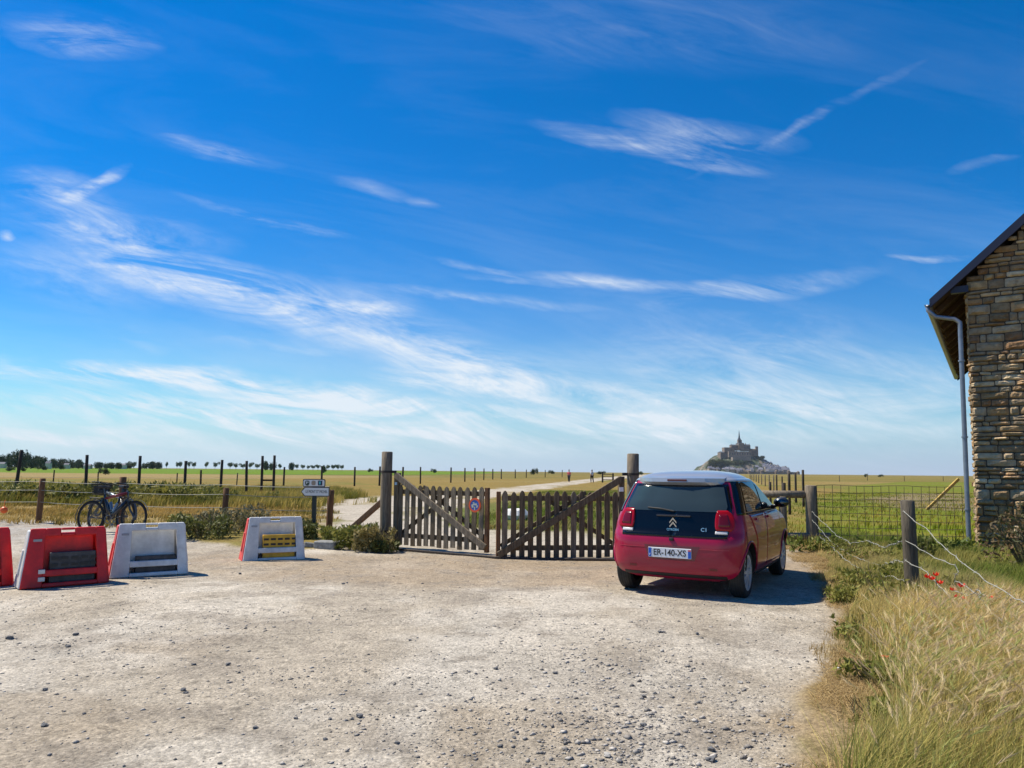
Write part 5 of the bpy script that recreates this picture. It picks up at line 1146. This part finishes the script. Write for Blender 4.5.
ast = mat('abbey_stone', (.19, .145, .115), .9, nscale=.12, namt=.3); ast2 = mat('abbey_pale_stone', (.25, .20, .16), .9, nscale=.12, namt=.25); aro = mat('abbey_slate', (.07, .08, .10), .8)
vil = mat('village_stone', (.34, .28, .23), .9); vilp = mat('village_render', (.60, .52, .44), .9); vro = mat('village_roof', (.15, .15, .19), .8)
ab = empty('abbey', (mx(740.5), ID + 10, 0), 0, 'tall stone abbey with a pointed spire crowning the rocky island on the skyline', 'abbey'); ax = ab.location.x
def blk(nm, m, px0, px1, pyt, pyb, y0, y1, parent=ab, roof=None, rh=0, slots=0):
    x0, x1 = mx(px0) - ax, mx(px1) - ax; zt, zb_ = mz((px0 + px1) / 2, pyt), mz((px0 + px1) / 2, pyb)
    o = MB().box(((x0 + x1) / 2, (y0 + y1) / 2, (zt + zb_) / 2), (x1 - x0, y1 - y0, zt - zb_)).build(nm, m, parent)
    if slots:
        w = MB()
        for i in range(slots):
            xx = x0 + (x1 - x0) * (i + .5) / slots; w.box((xx, y0 - .3, zb_ + (zt - zb_) * .6), ((x1 - x0) / slots * .3, .8, (zt - zb_) * .34))
        w.build('tall_windows', aro, o)
    if roof:
        ym = (y0 + y1) / 2; r = MB(); e = .8
        r.add([(x0 - e, y0 - e, zt), (x1 + e, y0 - e, zt), (x1 + e, y1 + e, zt), (x0 - e, y1 + e, zt), (x0 + rh * .2, ym, zt + rh), (x1 - rh * .2, ym, zt + rh)], [(0, 1, 5, 4), (2, 3, 4, 5), (1, 2, 5), (3, 0, 4), (3, 2, 1, 0)]); r.build('roof', roof, o)
    return o
blk('west_wing', ast, 720, 727.5, 452.5, 460, -20, 20, roof=aro, rh=4, slots=5)
blk('great_wall', ast2, 727, 749.5, 451.5, 457.5, -34, 10, slots=9)
blk('terrace_wall', ast, 724, 734, 447.5, 452, -20, 14, roof=None)
blk('nave', ast, 731.5, 740, 445.3, 450.5, -12, 12, roof=aro, rh=3.5, slots=6)
blk('choir', ast, 742.5, 750.5, 445.5, 451, -14, 14, roof=aro, rh=5, slots=6)
blk('transept', ast, 738.5, 744, 443.4, 450.5, -18, 18, roof=aro, rh=3)
blk('east_wing', ast2, 751.5, 758, 449.2, 456, -16, 14, roof=ast2, rh=2, slots=5)
blk('corner_turret', ast, 755.6, 757.8, 447, 455, -18, -8, roof=aro, rh=3)
blk('buttress_wall', ast, 750, 753, 450.5, 458, -24, 0)
blk('lower_wall', ast2, 729, 747, 457.5, 461, -60, -30)
tw_ = blk('bell_tower', ast, 738.9, 742.6, 440.0, 446, -7, 7, slots=3)
m = MB(); bx_ = 0; zt = mz(740.5, 440.2); m.add([(-6, -6, zt), (6, -6, zt), (6, 6, zt), (-6, 6, zt), (-2.4, -2.4, mz(740.5, 437.4)), (2.4, -2.4, mz(740.5, 437.4)), (2.4, 2.4, mz(740.5, 437.4)), (-2.4, 2.4, mz(740.5, 437.4)), (0, 0, mz(740.5, 429.5))], [(0, 1, 5, 4), (1, 2, 6, 5), (2, 3, 7, 6), (3, 0, 4, 7), (4, 5, 8), (5, 6, 8), (6, 7, 8), (7, 4, 8), (3, 2, 1, 0)]); m.build('spire', aro, ab)
for px, py in ((732, 444), (746, 442.8), (749.6, 443.6), (721, 451)): 
    MB().lathe([(1.6, mz(px, py + 5)), (1.6, mz(px, py + 1)), (0, mz(px, py - .4))], 6, 'Z', (mx(px) - ax, -10, 0)).build('pinnacle', ast, ab)
# rampart
m = MB(); pts = [(731, 470), (742, 471.2), (752, 472.3), (765, 472.8), (778, 473), (788, 473.4)]
for (a, b) in zip(pts[:-1], pts[1:]):
    p, q = M(*a), M(*b); m.add([(p.x, ID - 95, -1), (q.x, ID - 95, -1), (q.x, ID - 95, 8), (p.x, ID - 95, 9), (p.x, ID - 85, -1), (q.x, ID - 85, -1), (q.x, ID - 85, 8), (p.x, ID - 85, 9)], [(0, 1, 2, 3), (7, 6, 5, 4), (3, 2, 6, 7), (0, 3, 7, 4), (1, 5, 6, 2), (0, 4, 5, 1)])
tag(m.build('rampart', ast), 'long low stone rampart round the foot of the rocky island', 'wall')
for i, (px, h) in enumerate(((753, 12), (767, 11), (779, 12), (788, 9), (741, 11))):
    o = MB().lathe([(6, -1), (6, h), (0, h + 4)], 12, 'Z').build('rampart_tower', ast); o.location = (mx(px), ID - 96, 0); tag(o, 'round stone tower on the rampart at the foot of the island', 'tower', 'rampart towers')
# village houses
def house_pro(wm):
    r = empty('village_house', (0, 0, 0), 0, 'x', 'house', 'village houses on the island')
    MB().box((0, 0, 2), (9, 8, 12)).build('wall', wm, r); q_ = MB(); q_.add([(-5, -4.5, 8), (5, -4.5, 8), (5, 4.5, 8), (-5, 4.5, 8), (-4.6, 0, 12.5), (4.6, 0, 12.5)], [(0, 1, 5, 4), (2, 3, 4, 5), (1, 2, 5), (3, 0, 4), (3, 2, 1, 0)]); rf = q_.build('roof', vro, r)
    MB().box((3, 0, 12.5), (1.2, 1.2, 3)).build('chimney', wm, rf)
    return r
hp = [house_pro(vil), house_pro(vilp)]; rr_ = random.Random(11)
hl = ['grey stone village house clustered on the slope of the island', 'pale rendered village house clustered on the slope of the island']
cnt = [0, 0]
def gauss(n_): return sum(rr_.random() for _ in range(n_)) / n_
for i in range(130):
    t = rr_.random(); px = 745 + 42 * t ** .8 if i < 108 else rr_.uniform(708, 742)
    top = np.interp(px, [p[0] for p in sil], [p[1] for p in sil]); lo = 471.5; f = rr_.random() ** .8 * .8
    if i >= 108: f = rr_.random() * .25
    py = lo - (lo - max(top, 460.5 if px > 745 else 464)) * f * .92
    k = 0 if rr_.random() < .55 else 1; o = copy_tree(hp[k]) if cnt[k] else hp[k]; cnt[k] += 1; o['label'] = hl[k]
    y = ID - 88 + 110 * f + rr_.uniform(-5, 5); o.location = (at(px, py, y).x, y, at(px, py, y).z - 6); o.rotation_euler = (0, 0, rr_.uniform(-.6, .6)); s = rr_.uniform(1.0, 1.9); o.scale = (s, s, s * .9)
# foliage and trees
fol = mat('far_foliage', (.05, .07, .025), .8, attr=True)
def tree(name, w, h, trunk, n, leaf, label, grp, seed, c0=(.032, .05, .018), c1=(.075, .10, .035), flat=1.0):
    r = np.random.default_rng(seed); root = empty(name, (0, 0, 0), 0, label, 'tree', grp)
    nb = 7; cen = r.normal(0, 1, (nb, 3)) * [w * .24, w * .2, (h - trunk) * .18]; cen[:, 2] += trunk + (h - trunk) * .5
    which = r.integers(0, nb, n); d = r.normal(0, 1, (n, 3)); d /= np.linalg.norm(d, axis=1)[:, None]; rad = (r.random(n) ** .35)[:, None]
    c = cen[which] + d * rad * [w * .3, w * .28, (h - trunk) * .32 * flat]
    if trunk < .5: c[:, 2] = (c[:, 2] - c[:, 2].min()) / (c[:, 2].max() - c[:, 2].min()) * h; c[:, 2] *= .25 + .75 * r.random(n) ** .25
    c[:, 2] = np.where(c[:, 2] < trunk * .7, r.uniform(trunk * .7, h * .8, n), np.minimum(c[:, 2], h))
    a = r.normal(0, 1, (n, 3)); a /= np.linalg.norm(a, axis=1)[:, None]; b = np.cross(a, r.normal(0, 1, (n, 3))); b /= np.linalg.norm(b, axis=1)[:, None]; s = (leaf * (.6 + .8 * r.random(n)))[:, None]
    P = np.stack([c - a * s, c - b * s * .7, c + a * s, c + b * s * .7], 1).reshape(-1, 3); t = r.random(n)[:, None]; cc = np.array(c0) * (1 - t) + np.array(c1) * t
    np_mesh('crown', P, np.arange(n * 4), np.arange(n) * 4, np.full(n, 4), fol, parent=root, cols=np.repeat(cc, 4, 0))
    m = MB(); m.tube([(0, 0, -.2), (0, 0, trunk), (w * .03, 0, h * .7)], [h * .028, h * .022, h * .008], 6)
    for k in range(4):
        aa = k * 1.57 + seed; m.tube([(0, 0, trunk * .9), (math.cos(aa) * w * .22, math.sin(aa) * w * .2, trunk + (h - trunk) * .5)], [h * .014, h * .005], 5)
    m.build('trunk', mat('tree_bark', (.06, .05, .04), .9), root); return root
TP = [tree('broad_tree', 14, 10, .2, 1700, .6, 'x', 'x', 1), tree('broad_tree', 9, 10, 2.4, 620, .5, 'x', 'x', 2, flat=.8, c0=(.07, .095, .05), c1=(.15, .18, .10)), tree('broad_tree', 11, 7, .0, 1100, .5, 'x', 'x', 3)]
used = [0, 0, 0]
def put_tree(k, px, D, ytop, wpx, label, grp, name=None, cat=None):
    o = copy_tree(TP[k]) if used[k] else TP[k]; used[k] += 1
    H = [10, 10, 7][k]; Wt = [14, 9, 11][k]; h = at(px, ytop, D).z; w = wpx * D / F
    o.location = (X(px, D, 468), D, 0); o.scale = (w / Wt, w / Wt, h / H); o.rotation_euler = (0, 0, used[k] * 1.3); o['label'] = label; o['group'] = grp
    if name: o.name = name
    if cat: o['category'] = cat
g1 = 'far trees on the left skyline'
for px, yt, w, k, D in [(2, 454, 12, 0, 640), (9, 453, 9, 0, 620), (17, 449, 16, 0, 560), (26, 452, 9, 0, 600), (31, 457, 8, 2, 520), (37, 455, 14, 0, 600), (44, 456, 10, 0, 620), (53, 458, 10, 0, 720), (61, 458, 13, 0, 740), (69, 459, 12, 2, 760), (78, 459, 10, 0, 780), (82, 461, 7, 2, 720)]:
    put_tree(k, px, D, yt, w, 'dark dense tree in the tall far clump at the left end of the skyline', g1)
for px, yt, w, k, D in [(99, 461.5, 9, 0, 700), (107, 462, 10, 2, 720), (112, 462, 9, 0, 700), (118, 462, 8, 0, 640), (128, 462, 10, 0, 1000), (134, 461, 6, 1, 950), (146, 461.5, 9, 2, 900), (152, 461, 9, 0, 900), (159, 461.5, 8, 0, 900)]:
    put_tree(k, px, D, yt, w, 'dark low tree in the middle clumps of the left skyline', g1)
for px, yt, w, k, D in [(166.5, 461.5, 3.6, 1, 800), (177, 461.2, 4, 1, 800), (180, 461.5, 4, 1, 800), (189, 461, 4, 1, 850), (194, 461.2, 5, 1, 850), (206, 461.5, 5, 1, 850), (215, 461.5, 5, 1, 850), (230, 462, 6, 1, 900), (236, 462.5, 6, 1, 900), (243, 463, 6, 1, 900), (250, 462, 6, 1, 900), (257, 463, 6, 1, 900), (266, 460.5, 8, 0, 800), (271, 461, 6, 2, 800), (280, 463.5, 5, 1, 900), (291, 462, 6, 0, 850), (297, 463.5, 5, 1, 900)]:
    put_tree(k, px, D, yt, w, 'slender pale far tree in the open row along the left skyline', g1)
for px in list(range(303, 336, 5)) + [333, 338, 342]:
    put_tree(1, px, 1000, 464.3 + (px % 3) * .3, 5, 'tiny pale tree in the thin row behind the direction sign', g1)
for px, yt, w, D, lb in [(43, 464.3, 7, 330, 'round dark bush standing in the bright green field at the far left'), (105.5, 467.2, 6.5, 150, 'round dark bush on the near edge of the green field above the bicycles'), (324.5, 464.3, 3.6, 300, 'single small dark round bush on the skyline above the direction sign'), (533.5, 467.3, 5, 330, 'lone dark bush on the skyline above the meeting point of the gate leaves'), (9, 466.5, 6, 230, 'first low green bush in the green field at the far left edge'), (22.5, 466.3, 5, 230, 'second low green bush at the far left, right of the first one'), (61, 463.4, 6, 420, 'pale rounded bush at the foot of the far left tree clump')]:
    put_tree(2, 0 + px, D, yt, w, lb, 'single bushes in the fields', 'round_bush', 'bush')
for px, D, yt, w in [(370, 500, 468, 4), (600, 500, 470.6, 6), (640, 480, 471, 6), (552, 450, 469.6, 4), (435, 460, 468.2, 5), (880, 500, 474, 3), (865, 450, 473.2, 3)]:
    put_tree(2, px, D, yt, w, 'tiny dark bush on the far skyline of the flat meadows', 'tiny far bushes', 'round_bush', 'bush')
# trees on the island
for i in range(44):
    if i < 26: px = rr_.uniform(710, 748); py = rr_.uniform(459.5, 466.5); s = rr_.uniform(1.4, 2.4)
    elif i < 38: px = rr_.uniform(752, 768); py = rr_.uniform(455.5, 463) + max(0, px - 758) * .35; s = rr_.uniform(1.2, 1.9)
    else: px = rr_.uniform(764, 782); py = 460.5 + (px - 764) * .48 + rr_.uniform(-.8, 1.5); s = rr_.uniform(.9, 1.4)
    y = ID - 50 if i < 26 else ID - 10
    o = copy_tree(TP[0]); o.location = (at(px, py, y).x, y, at(px, py, y).z - 6 * s); o.scale = (s, s, s); o.rotation_euler = (0, 0, i); o['label'] = 'dark green tree growing on the slopes of the rocky island'; o['group'] = 'trees on the island'
# farm buildings among the far trees
for px, D, w, ytop, lb in [(2.5, 600, 6, 462, 'white farm house at the very left edge below the far trees'), (48.5, 560, 5, 461, 'pale farm barn between two far tree clumps'), (67, 640, 5, 463, 'low pale shed below the far left trees'), (88, 700, 7, 464, 'long pale roofed barn left of the middle tree clump'), (123, 800, 6, 463.5, 'pale shed right of the middle tree clump')]:
    o = empty('farm_building', (X(px, D, 466), D, 0), 0, lb, 'building', 'farm buildings far left'); ww = w * D / F; h = at(px, ytop, D).z
    MB().box((0, 0, h * .35), (ww, ww * .6, h * .7)).build('wall', vilp, o); q_ = MB(); q_.add([(-ww * .53, -ww * .33, h * .7), (ww * .53, -ww * .33, h * .7), (ww * .53, ww * .33, h * .7), (-ww * .53, ww * .33, h * .7), (-ww * .5, 0, h), (ww * .5, 0, h)], [(0, 1, 5, 4), (2, 3, 4, 5), (1, 2, 5), (3, 0, 4), (3, 2, 1, 0)]); q_.build('roof', vro, o)

# ------------------------------------------------------------------ small hurdle on the track and the walkers
gt = empty('field_gate', (X(602.5, 105, 474), 105, 0), 0, 'small dark hurdle gate far away where the track crosses the fence', 'gate'); w = X(613, 105, 474) - gt.location.x
post_mesh(MB(), 0, 0, 1.5, .12, n=6).build('post', darkw, gt); post_mesh(MB(), w, 0, 1.3, .12, n=6).build('post', darkw, gt)
for z in (.4, .8, 1.15): MB().box((w / 2, 0, z), (w - .26, .05, .09)).build('rail', brown, gt)
def skin(name, verts, edges, radii, m, parent=None, sub=2):
    me = bpy.data.meshes.new(name); me.from_pydata(verts, edges, []); o = bpy.data.objects.new('tmp_skin', me); COL.objects.link(o)
    me.skin_vertices.new() if hasattr(me.skin_vertices, 'new') and not me.skin_vertices else None
    md = o.modifiers.new('s', 'SKIN')
    if not me.skin_vertices:
        bm = bmesh.new(); bm.from_mesh(me); bm.verts.layers.skin.verify(); bm.to_mesh(me); bm.free()
    for i, r in enumerate(radii): me.skin_vertices[0].data[i].radius = (r, r)
    me.skin_vertices[0].data[0].use_root = True
    sb = o.modifiers.new('d', 'SUBSURF'); sb.levels = sub; sb.render_levels = sub
    dg = bpy.context.evaluated_depsgraph_get(); nm = bpy.data.meshes.new_from_object(o.evaluated_get(dg)); bpy.data.objects.remove(o); nm.materials.clear()
    return link(name, nm, m, parent, True)
skin_m = mat('skin_tone', (.42, .25, .17), .6)
def person(loc, rz, shirt, trouser, hair, label, stride=.22):
    root = empty('person', loc, rz, label, 'person')
    V = [(0, 0, .95), (0, 0, 1.15), (0, 0, 1.38), (0, 0, 1.48), (0, .01, 1.58), (0, .015, 1.68), (-.11, 0, .90), (-.11, stride * .5, .50), (-.11, stride * .3, .08), (-.11, stride * .3 + .13, .04), (.11, 0, .90), (.11, -stride * .3, .50), (.11, -stride, .10), (.11, -stride + .13, .05),
         (-.19, 0, 1.38), (-.23, -.06, 1.12), (-.23, .06, .90), (-.23, .10, .82), (.19, 0, 1.38), (.23, .05, 1.12), (.23, .16, .92), (.23, .2, .84)]
    E = [(0, 1), (1, 2), (2, 3), (3, 4), (4, 5), (0, 6), (6, 7), (7, 8), (8, 9), (0, 10), (10, 11), (11, 12), (12, 13), (2, 14), (14, 15), (15, 16), (16, 17), (2, 18), (18, 19), (19, 20), (20, 21)]
    Rr = [.14, .13, .14, .055, .085, .095, .10, .07, .045, .04, .10, .07, .045, .04, .06, .045, .035, .04, .06, .045, .035, .04]
    skin('body', V, E, Rr, skin_m, root)
    skin('shirt', [V[i] for i in (0, 1, 2, 14, 15, 18, 19)], [(0, 1), (1, 2), (2, 3), (3, 4), (2, 5), (5, 6)], [.155, .15, .16, .08, .06, .08, .06], mat(shirt[0], shirt[1], .8), root)
    skin('trousers', [V[i] for i in (0, 6, 7, 8, 10, 11, 12)], [(0, 1), (1, 2), (2, 3), (0, 4), (4, 5), (5, 6)], [.15, .12, .085, .06, .12, .085, .06], mat(trouser[0], trouser[1], .8), root)
    MB().ball((0, -.015, 1.70), (.098, .105, .09), 12).build('hair', mat(hair[0], hair[1], .8), root, smooth=True)
    m = MB()
    for s in (-1, 1): m.ball((s * .035, .1, 1.66), .012, 6)
    return root
x_, y_ = G(569, 482.3); person((x_, y_, 0), R(160), ('pink_shirt', (.60, .10, .12)), ('navy_trousers', (.02, .025, .04)), ('brown_hair', (.06, .035, .02)), 'person in a pink top walking on the pale track beyond the gate')
x_, y_ = G(592, 483); person((x_, y_, 0), R(20), ('white_shirt', (.6, .6, .62)), ('dark_trousers', (.03, .03, .035)), ('dark_hair', (.03, .02, .02)), 'person in a white top walking farther right on the pale track')

# ------------------------------------------------------------------ air
if HAZE:
    hm = bpy.data.materials.new('haze_air'); hm.use_nodes = True; nt = hm.node_tree; nt.nodes.clear()
    out = nt.nodes.new('ShaderNodeOutputMaterial'); pv = nt.nodes.new('ShaderNodeVolumePrincipled'); pv.inputs['Density'].default_value = HAZE; pv.inputs['Color'].default_value = (.78, .88, 1, 1); pv.inputs['Anisotropy'].default_value = 0
    nt.links.new(pv.outputs[0], out.inputs['Volume'])
    hb_ = MB(); hb_.box((0, 0, 88), (10600, 10900, 182)); o = hb_.build('haze', hm); tag(o, kind='stuff', label='thin pale blue air over the whole marsh', cat='haze'); hm.volume_intersection_method = 'FAST' if hasattr(hm, 'volume_intersection_method') else None
